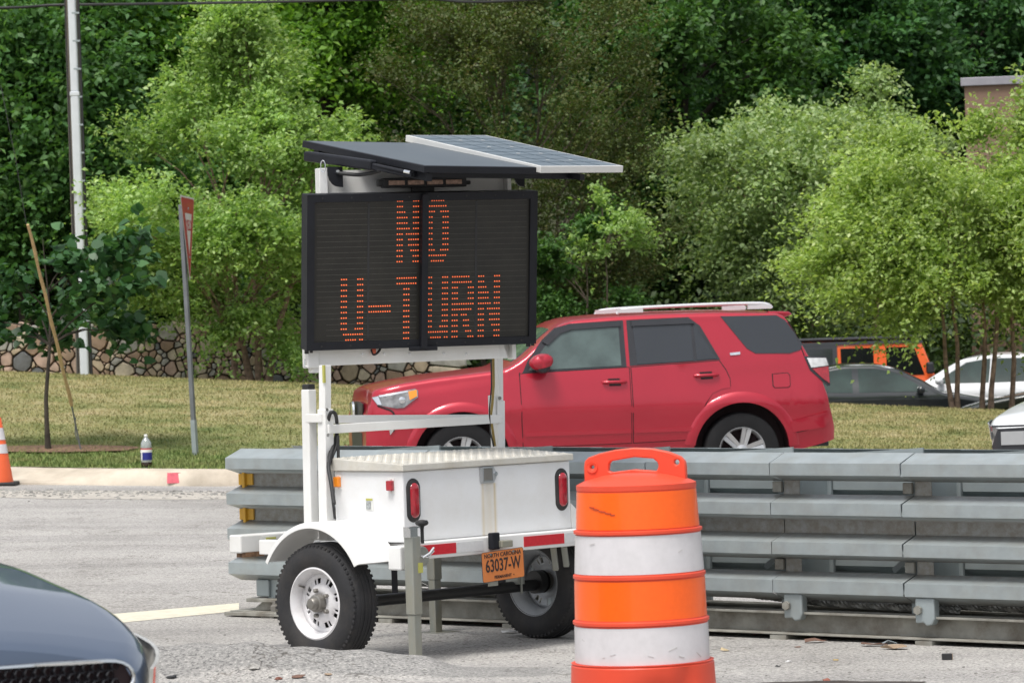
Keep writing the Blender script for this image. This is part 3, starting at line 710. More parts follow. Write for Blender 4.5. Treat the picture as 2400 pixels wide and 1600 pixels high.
q=onp(1180,1277,1,-.09); b=MB(); b.box((p.x-.03,-.095,.575),(.055,.035,.085)); b.build('plate_lamp_bracket',blackm,TR,bevel=.006)
MB().box((p.x+.03,-.110,.558),(.085,.045,.036)).build('plate_lamp',galv_plain,TR,bevel=.006); MB().box((p.x-.07,-.118,p.z-.088),(.07,.004,.03)).build('plate_tab',galv_plain,TR)
# jacks
def jack(x,y,z1,zmid,zb,foot,name='stabiliser_jack'):
    b=MB(); b.box((x,y,(z1+zmid)/2),(.060,.060,z1-zmid)); j=b.build(name,galv_plain,TR,bevel=.005)
    b=MB(); b.box((x,y,(zmid+zb)/2),(.050,.050,zmid-zb)); b.build('inner_tube',galv_plain,j,bevel=.004)
    if foot: MB().box((x+.01,y-.01,zb+.006),(.19,.14,.010)).build('foot_plate',galv_plain,j)
    return j
jp=onp(967,1300,1,-.145); zt=onp(967,1256,1,-.145).z; zm=onp(967,1440,1,-.145).z
j=jack(jp.x,jp.y,zt,zm,.02,False)
b=MB(); b.box((jp.x-.01,jp.y,zt+.02),(.05,.05,.05)); b.box((jp.x-.02,jp.y-.02,zt+.045),(.08,.04,.008)); b.build('jack_head',chrome,j)
kx_=onp(989,1240,1,-.145)
b=MB(); b.tube([(kx_.x,jp.y,zt-.04),(kx_.x,jp.y,zt+.05)],.009,8); b.lathe([(.008,-.02),(.012,0),(.030,.008),(.034,.018),(.028,.03),(.0,.034)],(kx_.x,jp.y,zt+.045),'Z',16); b.build('crank_knob',blackpl,j,smooth=50)
b=MB(); b.tube([(jp.x+.03,jp.y-.04,.53),(jp.x+.07,jp.y-.05,.55),(jp.x+.10,jp.y-.05,.575)],.006,6); b.tube([(jp.x+.02,jp.y-.036,.54),(jp.x+.06,jp.y-.045,.53),(jp.x+.10,jp.y-.05,.56)],.005,6); b.build('lock_pin',chrome,j,smooth=60)
MB().box((jp.x+.022,jp.y-.0315,.48),(.032,.002,.05)).build('sticker',sticky,j)
f=onp(1022,1478,1,1.19); jack(f.x,1.19,.53,onp(1022,1357,1,1.19).z,-.005,True)
# storage post (folded drawbar) and masts
pz=lambda z:(z-.6)*.018
b=MB(); px_=onp(724,1050,0,-.01)
b.beam((px_.x-.0,px_.y,.60),(px_.x+.01,px_.y,1.372),.056); 
b.build('folded_drawbar',white,TR,bevel=.005)
MB().box((px_.x+.01,px_.y,1.385),(.05,.05,.03)).build('end_cap',blackpl,TR,bevel=.006)
b=MB(); b.box((-.01,.61,1.225),(.045,.12,.045)); b.build('drawbar_bracket',white,TR,bevel=.004)
ML=(-.007,.56); MR_=(1.263,.56)
b=MB(); b.beam((ML[0]-.0,ML[1],.60),(ML[0]+.015,ML[1],1.27),.060); b.build('mast_sleeve',white,TR,bevel=.004)
b=MB(); b.beam((ML[0]+.010,ML[1],1.2),(ML[0]+.022,ML[1],1.495),.046); mp_=b.build('mast_post',white,TR,bevel=.004)
MB().box((ML[0]-.006,ML[1]-.02,1.45),(.012,.012,.09)).build('level_vial',sticky,mp_)
b=MB(); b.beam((MR_[0],MR_[1],.98),(MR_[0]+.01,MR_[1],1.27),.056); b.box((MR_[0]-.035,MR_[1],1.24),(.02,.04,.12)); b.build('mast_sleeve',white,TR,bevel=.004)
b=MB(); b.beam((MR_[0],MR_[1],.60),(MR_[0],MR_[1],1.0),.05); b.beam((MR_[0]+.010,MR_[1],1.2),(MR_[0]+.02,MR_[1],1.50),.042); b.build('mast_post',white,TR,bevel=.004)
b=MB()
pA=onp(762,1006,1,.53);pB=onp(1170,981,1,.53)
b.beam((ML[0],.532,pA.z),(MR_[0],.532,pB.z),.022,.046); b.build('mast_crossbar',white,TR,bevel=.003)
b=MB(); qa=onp(776,982,1,.66);qb=onp(1150,980,1,.66); b.beam((qa.x,.66,qa.z),(qb.x,.66,qb.z),.022,.042); b.box((qa.x+.012,.66,qa.z),(.026,.03,.046)); b.build('mast_crossbar',white,TR,bevel=.003)
b=MB()
for (x,z) in ((ML[0],pA.z-.03),(ML[0],pA.z+.10),(MR_[0],pB.z+.11),(MR_[0],pB.z)): b.lathe([(.009,-.035),(.009,-.028)],(x,.565,z),'Y',8)
b.build('mast_bolts',hubm,TR)
cablem=mat('cable_gold',(.30,.22,.07),.4,metal=.5); 
def T3(px,py,y): return onp(px,py,1,y)
b=MB(); b.tube([T3(1156,838,.52),T3(1157,900,.52),T3(1154,945,.52),T3(1150,975,.53),T3(1155,1010,.53),T3(1160,1045,.53)],.007,8); b.build('hydraulic_hose',cablem,TR,smooth=60)
b=MB(); b.tube([T3(1151,840,.515),T3(1152,905,.515),T3(1147,960,.515),T3(1149,1010,.53),T3(1157,1046,.53)],.004,8); b.build('power_cable',blackpl,TR,smooth=60)
def smoothpath(p,k=4):
    out=[]
    P=[p[0]]+list(p)+[p[-1]]
    for i in range(1,len(P)-2):
        for j in range(k):
            t=j/k; a,b_,c,d=[Vector(q) for q in P[i-1:i+3]]
            out.append(.5*((2*b_)+(c-a)*t+(2*a-5*b_+4*c-d)*t*t+(3*b_-a-3*c+d)*t**3))
    out.append(Vector(p[-1])); return out
b=MB(); b.tube(smoothpath([T3(768,990,.55),T3(775,967,.5),T3(786,970,.5),T3(790,1000,.55),T3(786,1030,.55),T3(775,1065,.5),T3(770,1095,.45),T3(776,1130,.4),T3(783,1180,.3)]),.010,8)
b.tube(smoothpath([T3(791,1015,.55),T3(789,1045,.52),T3(779,1070,.5),T3(772,1090,.5)]),.007,8); b.tube(smoothpath([T3(769,1000,.56),T3(771,1050,.54),T3(770,1100,.5),T3(777,1150,.48),T3(785,1215,.46)]),.007,8); b.tube([T3(792,1020,.5),T3(793,1072,.5)],.008,8)
b.build('power_cable',blackpl,TR,smooth=60)
# ---------- sign head
PSI=R(21); SC=Vector((-.451,20.28,1.968))
SM=Matrix.Translation(SC)@Matrix.Rotation(PSI,4,'Z')@Matrix.Rotation(R(6.5),4,'X')
Wd,Hd=1.262,.80
b=MB(); b.M=SM; b.box((0,.055,0),(Wd,.075,Hd)); cab=b.build('sign_cabinet',blackm,TR,world=True,bevel=.003)
bw=.040
b=MB(); b.M=SM
for c,d in (((0,.008,Hd/2-bw/2),(Wd,.024,bw)),((0,.008,-Hd/2+bw/2),(Wd,.024,bw)),((-Wd/2+bw/2,.008,0),(bw,.024,Hd-2*bw)),((Wd/2-bw/2,.008,0),(bw,.024,Hd-2*bw))): b.box(c,d)
b.build('sign_bezel',blackm,cab,world=True,bevel=.002)
facem=mat('sign_face',(.012,.011,.008),.5,var=.25,vs=3,dirt=.3,dc=(.05,.045,.035),ds=9,spec=.5)
b=MB(); b.M=SM; b.box((0,.014,0),(Wd-2*bw,.006,Hd-2*bw)); b.build('display_face',facem,cab,world=True)
rowm=mat('led_row',(.06,.057,.048),.5,var=.3,vs=90)
rowsz=[.358-.0284*i for i in range(26)]
b=MB(); b.M=SM
for i,z in enumerate(rowsz):
    for k,(xa,xb) in enumerate(((-.575,-.30),(-.29,-.03),(.03,.29),(.30,.575))):
        if k==0 and i>21: xa+=.055
        b.box(((xa+xb)/2,.0105,z-.004),(xb-xa,.002,.0022))
b.build('led_lines',rowm,cab,world=True,kind='stuff')
b=MB(); b.M=SM
for x in (-.295,.295): b.box((x,.0105,0),(.012,.002,.70))
b.build('module_seam',blackpl,cab,world=True)
b=MB(); b.M=SM; b.box((0,-.016,-.005),(.034,.036,.80)); b.box((0,-.012,-.405),(.15,.03,.022)); b.build('centre_bar',blackm,cab,world=True,bevel=.003)
b=MB(); b.M=SM
for x in(-.62,.60): 
    b.box((x,.03,-.408),(.018,.018,.02)); b.box((x+.025,.03,-.406),(.012,.018,.016))
for x in np.arange(-.55,.6,.157): b.lathe([(.005,-.007),(.005,-.003)],(x,0,-.38),'Y',6); b.lathe([(.005,-.007),(.005,-.003)],(x,0,.381),'Y',6)
b.build('cabinet_bolts',blackpl,cab,world=True)
GL={'U':["###....###"]*9+["###...####",".#########","..#####.##"],
 'N':["###....###"]*2+["####...###","#####..###","#####..###","######.###","###.######","###..#####","###..#####","###...####","###....###","###....###"],
 'O':["..######..",".########.","####..####"]+["###....###"]*6+["####..####",".########.","..######.."],
 'T':["#########."]*2+["...###...."]*10,
 '-':[".........."]*5+["##########"]*2+[".........."]*5,
 'R':["########..","#########."]+["###....###"]*3+["##########","#########.","###.###...","###..###..","###..###..","###...###.","###....###"]}
ledm=mat('lit_led',(.9,.16,.04),.4,var=.02,emit=((1,.15,.04),.52)); 
pit=.01257
def char(ch,frac,row0):
    b=MB(); b.M=SM; x0=-.59+frac*1.18
    for r,row in enumerate(GL[ch]):
        for c,q in enumerate(row):
            if q=='#':
                x=x0+c*pit; z=rowsz[row0+r]; s=.0037
                b.add([(x+s*math.cos(k*math.pi/3),.0085,z+s*math.sin(k*math.pi/3)) for k in range(6)]+[(x+s*math.cos(k*math.pi/3),.012,z+s*math.sin(k*math.pi/3)) for k in range(6)],[tuple(range(6))]+[(k,k+6,(k+1)%6+6,(k+1)%6) for k in range(6)])
    b.build('lit_letter',ledm,cab,world=True,kind='stuff')
char('N',.383,0); char('O',.521,0)
for ch,fr in (('U',.1276),('-',.2545),('T',.384),('U',.521),('R',.642),('N',.765)): char(ch,fr,14)
# white carrier frame behind the head
FM=Matrix.Translation(SC+Vector((-math.sin(PSI),math.cos(PSI),0))*.16)@Matrix.Rotation(PSI,4,'Z')
def fl(px,py,yy=0.0):
    a,bb=ray(px,py); Fi=FM.inverted(); o=Fi@Vector((0,0,EYE)); d=Fi.to_3x3()@Vector((a,1,bb)); t=(yy-o.y)/d.y; return o+d*t
tL=fl(743,395);tR=fl(1192,405);bL=fl(735,858);bR=fl(1188,842)
b=MB(); b.M=FM
b.box(((tL.x+tR.x)/2,.03,(tL.z+.06+bL.z)/2-.03),(tR.x-tL.x-.01,.012,tL.z-bL.z-.02))      # back sheet
b.build('carrier_sheet',white,TR,world=True)
b=MB(); b.M=FM
b.box((tL.x+.022,.0,(tL.z+bL.z)/2),(.044,.075,tL.z-bL.z)); b.box((tR.x-.012,.0,(tR.z+bR.z)/2),(.022,.075,tR.z-bR.z))
b.build('carrier_post',white,TR,world=True,bevel=.003)
zc_=(fl(960,848).z+fl(960,800).z)/2
b=MB(); b.M=FM; hh=.12
zl0=fl(770,857,-.04).z; zr0=fl(1160,840,-.04).z; xl0=fl(748,857,-.04).x; xr0=fl(1172,840,-.04).x; xr1=fl(1192,838,-.04).x
b.add([(xl0,-.04,zl0),(xr0,-.04,zr0),(xr0,-.04,zr0+hh),(xl0,-.04,zl0+hh),(xl0,.04,zl0),(xr0,.04,zr0),(xr0,.04,zr0+hh),(xl0,.04,zl0+hh)],[(0,1,2,3),(7,6,5,4),(0,4,5,1),(1,5,6,2),(2,6,7,3),(3,7,4,0)])
b.add([(xr0,-.03,zr0+.0),(xr1,-.03,zr0+.0),(xr1-.03,-.03,zr0+hh),(xr0,-.03,zr0+hh),(xr0,.03,zr0),(xr1,.03,zr0),(xr1-.03,.03,zr0+hh),(xr0,.03,zr0+hh)],[(0,1,2,3),(7,6,5,4),(0,4,5,1),(1,5,6,2),(2,6,7,3)])
lb=b.build('carrier_beam',white,TR,world=True,bevel=.003)
c1=fl(734,850,-.04); b=MB(); b.M=FM; b.box((c1.x,-.005,zl0+.045),(.065,.095,.11)); b.box((c1.x+.03,0,zl0-.005),(.07,.07,.06)); b.build('beam_end_block',white,TR,world=True,bevel=.008)
b=MB(); b.M=FM
for px in (849,900,960,1040,1092): q=fl(px,829,-.04); b.lathe([(.006,-.045),(.006,-.038)],(q.x,0,q.z),'Y',6)
q=fl(715,858,-.02); b.tube([(q.x+.03,-.02,q.z+.03),(q.x,-.02,q.z+.035),(q.x-.005,-.02,q.z),(q.x+.04,-.02,q.z-.005),(q.x+.04,-.02,q.z-.02)],.004,6)
b.build('beam_rivets',chrome,TR,world=True)
b=MB(); b.M=FM; q=fl(876,828,-.06); b.tube(smoothpath([(q.x+.05,-.05,q.z+.04),(q.x+.02,-.07,q.z+.005),(q.x-.005,-.07,q.z-.005),(q.x-.012,-.06,q.z+.02)]),.006,8); b.build('sign_cable',blackpl,TR,world=True,smooth=60)
b=MB(); b.M=FM; b.box((q.x,-.06,q.z+.012),(.020,.03,.035)); b.build('cable_cap',mat('orange_cap',(.5,.09,.04),.5),TR,world=True,bevel=.006)
# light bar
lq=fl(993,428,-.09); b=MB(); b.M=FM; b.box((lq.x,-.09,lq.z),(.46,.05,.050)); b.box((lq.x,-.07,lq.z-.04),(.12,.04,.05)); b.box((lq.x-.24,-.09,lq.z),(.03,.04,.035)); b.box((lq.x+.24,-.09,lq.z-.004),(.03,.04,.02)); lbar=b.build('beacon_bar',blackpl,TR,world=True,bevel=.006)
lensm=mat('beacon_lens',(.42,.27,.20),.3,var=.35,vs=70,coat=.4)
for k in range(4):
    b=MB(); b.M=FM; b.box((lq.x-.158+k*.105,-.118,lq.z),(.088,.010,.024)); b.build('beacon_lens',lensm,lbar,world=True,bevel=.003)
# panel tilt brackets, actuator
def bracket(px,py,s,yy):
    q=fl(px,py,yy); pts=[(q.x-s*.5,yy,q.z+s*.65),(q.x+s*.5,yy,q.z+s*.65),(q.x+s*.5,yy,q.z-s*.65),(q.x+s*.25,yy,q.z-s*.62)]
    for k in range(1,5): a=R(90*k/5); pts.append((q.x+s*.25-s*.75*math.sin(a),yy,q.z-s*.62+s*1.0*(1-math.cos(a))))
    b=MB(); b.M=FM; b.prism(pts,(0,0,0),(0,.012,0)); o=b.build('tilt_bracket',blackm,TR,world=True)
    b=MB(); b.M=FM; b.lathe([(.012,-.01),(.012,0)],(q.x+s*.15,yy,q.z+s*.3),'Y',8); b.build('pivot_bolt',chrome,o,world=True)
bracket(786,415,.082,-.05); bracket(1218,422,.055,-.05)
b=MB(); b.beam(at(719,366,20.45),at(876,388,20.05),.05,.052); b.build('actuator_body',blackm,TR,world=True,bevel=.010)
b=MB(); b.tube([at(870,386,20.06),at(950,403,19.90)],.011,10); b.beam(at(874,391,20.05),at(966,409,19.88),.018,.022); b.build('actuator_rod',blackm,TR,world=True,smooth=40)
b=MB(); b.tube([at(948,402,19.90),at(962,405,19.88)],.010,10); b.build('rod_end',chrome,TR,world=True)
b=MB(); b.tube(smoothpath([at(795,406,20.2),at(840,410,20.15),at(868,406,20.1),at(892,400,20.1)]),.010,8); b.build('actuator_hose',blackpl,TR,world=True,smooth=60)
b=MB(); b.tube([at(757,390,20.2)+Vector((.012*math.cos(k),0,.03*math.sin(k))) for k in np.linspace(0,6.3,12)],.003,5); b.build('lock_ring',chrome,TR,world=True)
# solar panels from their four measured corners
cellm=mat('solar_glass',(.060,.078,.095),.40,var=.06,vs=4,dirt=.25,dc=(.13,.14,.14),ds=3,spec=.6)
cellm2=mat('solar_glass_blue',(.08,.115,.145),.33,var=.06,vs=4,dirt=.3,dc=(.2,.22,.22),ds=3,spec=.6)
whtf=mat('panel_frame',(.66,.66,.64),.35,metal=.2,var=.03)
cjm=mat('cell_joint',(.072,.103,.13),.4)
def panel(c,fm,cm,name,dots,label):
    NL,NR,FR,FL=[Vector(q) for q in c]
    n=(NR-NL).cross(FL-NL).normalized(); 
    if n.z<0:n=-n
    FR=NR+(FL-NL)  # keep it a flat rectangle-like board
    th=.035; fw=.018
    ux=(NR-NL).normalized(); uy=(FL-NL).normalized(); Lx=(NR-NL).length; Ly=(FL-NL).length
    b=MB(); b.prism([NL,NR,FR,FL],(0,0,0),-n*th); o=b.build(name,fm,TR,world=True,bevel=.002,label=label)
    A=NL+ux*fw+uy*fw; b=MB(); b.prism([A+n*.001,A+ux*(Lx-2*fw)+n*.001,A+ux*(Lx-2*fw)+uy*(Ly-2*fw)+n*.001,A+uy*(Ly-2*fw)+n*.001],(0,0,0),-n*.004); b.build('solar_cells',cm,o,world=True)
    b=MB()
    for i in range(1,4): b.beam(A+ux*(Lx-2*fw)*i/4+n*.0018,A+ux*(Lx-2*fw)*i/4+uy*(Ly-2*fw)+n*.0018,.003,.001,n)
    for i in range(1,9): b.beam(A+uy*(Ly-2*fw)*i/9+n*.0018,A+ux*(Lx-2*fw)+uy*(Ly-2*fw)*i/9+n*.0018,.002,.001,n)
    if dots: b.build('cell_joints',cjm,o,world=True)
    if dots:
        b=MB()
        for i in range(2):
            for j in range(4):
                q=A+ux*(Lx-2*fw)*(.36+.30*i)+uy*(Ly-2*fw)*(.16+.22*j)+n*.003; s=.014
                b.add([q-ux*s,q-uy*s,q+ux*s,q+uy*s],[(0,1,2,3)])
        b.build('cell_diamond',whtf,o,world=True)
    return o,NL,NR,FL,n
P=panel([at(995,389,19.80),at(1275,393,20.22),None or at(1275,393,20.22),at(709,330,20.74)],blackm,cellm,'solar_panel',False,'black framed solar panel')
P2=panel([at(1268,390,20.16),at(1461,389,20.48),at(1461,389,20.48),at(951,317,21.20)],whtf,cellm2,'solar_panel',True,'pale framed solar panel with white dots')
NL,NR,FL,n=P[1:]
ux=(NR-NL).normalized();uy=(FL-NL).normalized()
b=MB(); 
for t in(.12,.55,.9): b.beam(NL+uy*(FL-NL).length*t+ux*.02-n*.055,NL+uy*(FL-NL).length*t+ux*1.05-n*.055,.035,.035,n)
b.beam(NL+ux*.05-n*.06+uy*.02,NL+ux*.05-n*.06+uy*1.1,.03,.04,n); b.beam(NL+ux*1.0-n*.05+uy*.02,NL+ux*1.0-n*.06+uy*1.1,.03,.03,n)
b.build('panel_rack',blackm,TR,world=True)
# ================================================================ DRUM
DY=14.375; dc=at(1509,1600,DY); dg_=G(dc.x,DY)
DR=thing('traffic_drum','orange and white banded traffic drum with a moulded carrying handle in front of the trailer','traffic drum',(dc.x,DY,dg_))
drumred=mat('drum_orange',(.72,.075,.035),.42,var=.06,vs=5,spec=.4); shO=mat('orange_sheeting',(1.0,.125,.003),.34,var=.04,vs=60,coat=.25); shW=mat('white_sheeting',(.66,.64,.655),.32,var=.03,vs=30,dirt=.22,dc=(.35,.34,.33),ds=9,coat=.3)
SH=Matrix(((1,0,-.032,0),(0,1,0,0),(0,0,1,0),(0,0,0,1))) ; 
zoff=lambda z:z-dg_
lean=0.0
def dl(prof,m,name,n=64,dent=False):
    b=MB(); b.lathe([(r,zoff(z)) for r,z in prof],(0,0,0),'Z',n)
    if dent:
        for i,p in enumerate(b.v):
            a=math.atan2(p.y,p.x); k=math.exp(-((a+1.35)/.35)**2)*math.exp(-((p.z-.30+dg_)/.07)**2); p.x*=1-.10*k; p.y*=1-.13*k
            k=math.exp(-((a+.95)/.15)**2)*math.exp(-((p.z-.34+dg_)/.09)**2); p.x*=1-.06*k; p.y*=1-.08*k
    o=b.build(name,m,DR,smooth=35); return o
dl([(.262,.43),(.258,.425)]+[(.262+.012*t,.42-.26*t) for t in np.linspace(0,1,14)],drumred,'drum_base',96,True)
MB().lathe([(.30,0),(.33,.01),(.33,.055),(.28,.075),(.26,.075)],(0,0,.0),'Z',40).build('rubber_ballast',rubber,DR,smooth=40)
body=dl([(.255,.42),(.250,.424),(.246,.428),(.2435,.57),(.250,.574),(.250,.584),(.2425,.588),(.238,.737),(.243,.740),(.243,.751),(.236,.755),(.228,.90),(.236,.903),(.236,.913),(.224,.917),(.2175,1.058),(.220,1.060),(.220,1.078),(.19,1.092),(.12,1.110),(.05,1.118),(.0,1.119)],drumred,'drum_body')
dl([(.247,.432),(.2455,.566)],shW,'white_band'); dl([(.2425,.592),(.2395,.733)],shO,'orange_band'); dl([(.2375,.758),(.2305,.897)],shW,'white_band'); dl([(.2265,.920),(.2195,1.054)],shO,'orange_band')
# handle plate with a grip opening and two lamp holes
HM=Matrix.Rotation(R(-14),4,'Z')
out=[(-.190,1.078)]+[(-.190,1.145),(-.186,1.165),(-.172,1.178),(-.13,1.192),(-.07,1.204),(0,1.209),(.07,1.204),(.13,1.190),(.172,1.172),(.187,1.155),(.190,1.135)]+[(.190,1.078)]
hole=[(-.10,1.128),(-.095,1.155),(-.085,1.163),(0,1.175),(.07,1.168),(.085,1.155),(.09,1.14),(.082,1.122),(0,1.130),(-.085,1.122)]
def hring(cx,cz,r,n=12): return [(cx+r*math.cos(2*math.pi*k/n),cz+r*math.sin(2*math.pi*k/n)) for k in range(n)]
def cdt_plate(outer,holes,th,M,name,m,parent):
    pts=[Vector(p) for p in outer]; edges=[(i,(i+1)%len(outer)) for i in range(len(outer))]
    loops=[list(range(len(outer)))]
    for h in holes:
        s=len(pts); pts+=[Vector(p) for p in h]; e=[(s+i,s+(i+1)%len(h)) for i in range(len(h))]; edges+=e; loops.append([s+i for i in range(len(h))])
    vo,eo,fo,_,_,_=delaunay_2d_cdt(pts,edges,[],0,1e-6)
    def inside(p,poly):
        c=False
        for i in range(len(poly)):
            a=poly[i];b_=poly[(i+1)%len(poly)]
            if (a[1]>p[1])!=(b_[1]>p[1]) and p[0]<(b_[0]-a[0])*(p[1]-a[1])/(b_[1]-a[1])+a[0]: c=not c
        return c
    F=[]
    for f in fo:
        c=sum((vo[i] for i in f),Vector((0,0)))/len(f)
        if inside(c,outer) and not any(inside(c,h) for h in holes): F.append(tuple(f))
    n=len(vo); V=[(v.x,-th/2,v.y) for v in vo]+[(v.x,th/2,v.y) for v in vo]
    FF=list(F)+[tuple(i+n for i in reversed(f)) for f in F]
    cnt={}
    for f in F:
        for i in range(len(f)):
            k=(f[i],f[(i+1)%len(f)]); cnt[k]=1
    for (a,c) in list(cnt):
        if (c,a) not in cnt: FF.append((a,c,c+n,a+n))
    b=MB(); b.M=M; b.add(V,FF); return b.build(name,m,parent,bevel=.004,smooth=40)
zz=lambda L:[(x,zoff(z)) for x,z in L]
hd=cdt_plate(zz(out),[zz(hole),zz(hring(-.158,1.142,.007)),zz(hring(.158,1.152,.010))],.034,HM,'carry_handle',drumred,DR)
b=MB(); b.M=HM; b.lathe([(.020,-.022),(.020,-.017),(.010,-.014),(.010,-.02)],(-.158,0,zoff(1.142)),'Y',20,closed=True); b.build('lamp_socket',drumred,hd,smooth=40)
scuff=mat('scuff',(.45,.06,.02),.7); 
b=MB(); b.M=Matrix.Rotation(R(0),4,'Z')
for a,z,l in [(-2.45+.055*k,1.003-.0035*k+.002*(k%2),.010+.004*(k%3)) for k in range(9)]:
    r=.2245; b.box((r*math.cos(a),r*math.sin(a),zoff(z)),(l,.002,.0045),Matrix.Rotation(a+math.pi/2,4,'Z'))
b.build('scuff_marks',scuff,DR,kind='stuff')
grime=mat('grime',(.45,.43,.41),.8,var=.3,vs=40)
b=MB(); rg=random.Random(4)
for k in range(11):
    a=rg.uniform(-2.7,-.6); z=rg.choice((rg.uniform(.45,.56),rg.uniform(.45,.56),rg.uniform(.77,.88))); r=.2475-(z-.43)*.0325+.0009; l=rg.uniform(.008,.04)
    b.box((r*math.cos(a),r*math.sin(a),zoff(z)),(l,.0012,rg.uniform(.0008,.0025)),Matrix.Rotation(a+math.pi/2,4,'Z')@Matrix.Rotation(rg.uniform(-.7,.7),4,'Y'))
b.build('band_scratches',grime,DR,kind='stuff')
# lean the drum a little like the picture's: it stands on sloping ground
DR.rotation_euler=(0,R(-.4),0)
# ================================================================ VEHICLES
def paint(name,c,metal=.25,rough=.35,coat=1.0):
    m=mat(name,c,rough,metal=metal,var=.04,vs=2,coat=coat); return m
glass_dark=mat('tinted_glass',(.030,.034,.040),.06,var=.05,vs=2,spec=.6)
glass_lite=mat('door_glass',(.075,.105,.10),.06,var=.45,vs=2.5,spec=.6)
gapm=mat('shut_line',(.02,.008,.01),.8)
trimb=mat('black_trim',(.022,.023,.028),.42)
lampglass=mat('lamp_glass',(.20,.20,.20),.10,var=.5,vs=14,coat=1,metal=.3)
chr2=chrome
def smooth_interp(pts,k=.05):
    xs_=[p[0] for p in pts]; zs=[p[1] for p in pts]
    def f(x): 
        return float(np.mean(np.interp([x-k,x-k/2,x,x+k/2,x+k],xs_,zs)))
    return f
cartyre=mat('car_tyre',(.010,.010,.011),.7,var=.2,vs=12,spec=.3)
class Car:
    def __init__(s,root,top,W,belt,zb0=.32,wheels=(.9,3.7),wr=.36,Ra=.45,tum=.26,front=(.62,.5),rear=(.80,.35),rc=.06,crown=.05,smoothk=.05,zb_front=None):
        s.root=root; s.zt=smooth_interp(top,smoothk); s.x0=top[0][0]; s.x1=top[-1][0]; s.W=W; s.belt=smooth_interp(belt,.1); s.zb0=zb0
        s.wheels=wheels; s.wr=wr; s.Ra=Ra; s.tum=tum; s.front=front; s.rear=rear; s.rc=rc; s.crown=crown; s.top=top
        s.zbp=smooth_interp(zb_front,.03) if zb_front else None
    def plan(s,x):
        a=1.0; f,Df=s.front; r,Dr=s.rear
        d=x-s.x0
        if d<Df: a-= (1-f)*(1-max(d,0)/Df)**2.6
        d=s.x1-x
        if d<Dr: a-= (1-r)*(1-max(d,0)/Dr)**2.6
        return s.W/2*a
    def zb(s,x):
        z=s.zb0 if not s.zbp else s.zbp(x)
        for xw in s.wheels:
            d=abs(x-xw)
            if d<s.Ra: z=max(z,s.wr+math.sqrt(s.Ra**2-d*d))
        return z
    def side(s,x,z):
        w=s.plan(x); b=s.belt(x)
        if z<.62: w*=1-.05*((.62-z)/.35)**2
        w+=.012*math.exp(-((z-.86)/.05)**2)-.010*math.exp(-((z-.70)/.08)**2)
        w-=.045*float(sm((z-.88)/.36))+.045*float(sm((.80-z)/.42))
        h=z-b
        if h>-.05: w-= s.tum*(h+.05)**2/(.1+(h+.05))*1.25 if h<.05 else s.tum*((h-.0)+.0)+ (s.tum*.1*.0)
        return w
    def ztop(s,x,y):
        zt=s.zt(x); w=max(.2,s.side(x,zt-s.rc)-s.rc); return zt-s.crown*(abs(y)/w)**2.2
    def ring(s,x,nS=18,nC=5,nT=8):
        zt=s.zt(x); zb=min(s.zb(x),zt-.12); z1=zt-s.rc-s.crown
        pts=[(0,zb)]
        for i in range(nS+1):
            z=zb+(z1-zb)*i/nS; pts.append((s.side(x,z),z))
        w1=s.side(x,z1); wt=w1-s.rc
        for i in range(1,nC):
            a=math.pi/2*i/nC; pts.append((wt+s.rc*math.cos(a),z1+s.rc*math.sin(a)))
        for i in range(nT+1):
            y=wt*(1-i/nT); pts.append((y,zt-s.crown*(y/wt)**2.2))
        return pts
    def shell(s,m,name='body'):
        X=set(np.round(np.arange(s.x0,s.x1,.07),4).tolist()); X.add(s.x0);X.add(s.x1)
        for d in (.015,.03,.05,.09,.13,.18): X.add(s.x0+d);X.add(s.x1-d)
        for p in s.top: X.add(round(p[0],4))
        for xw in s.wheels:
            for k in range(17): X.add(round(xw-s.Ra*math.cos(math.pi*k/16),4))
            X.add(xw-s.Ra-.004);X.add(xw+s.Ra+.004)
        X=[x for x in sorted(X) if s.x0<=x<=s.x1]; Y=[X[0]]
        for x in X[1:]:
            if x-Y[-1]>.003: Y.append(x)
        V=[];F=[]
        for x in Y:
            r=s.ring(x)
            n1=len(r); ring=[(x,-y,z) for y,z in r]+[(x,y,z) for y,z in r[-2:0:-1]]
            n=len(ring); V+=ring
        for i in range(len(Y)-1):
            for k in range(n): a=i*n+k;c=i*n+(k+1)%n; F.append((a,c,c+n,a+n))
        F.append(tuple(range(n))); F.append(tuple(range((len(Y)-1)*n,len(Y)*n)))
        b=MB(); b.add(V,F); o=b.build(name,m,s.root,smooth=32)
        # dark underside and wheel wells
        me=o.data; me.materials.append(gapm)
        for p in me.polygons:
            if p.normal.z<-.75 : p.material_index=1
        for p in me.polygons:
            c=p.center
            if abs(p.normal.y)<.3 and c.z<s.wr+s.Ra+.02 and any(abs(c.x-xw)<s.Ra+.01 for xw in s.wheels) and p.normal.z<.2: p.material_index=1
        for xw in s.wheels: MB().box((xw,0,.15+(s.wr+s.Ra-.17)/2),(2*s.Ra+.06,s.W-.62,s.wr+s.Ra-.17)).build('wheel_well',gapm,s.root)
        s.body=o; return o
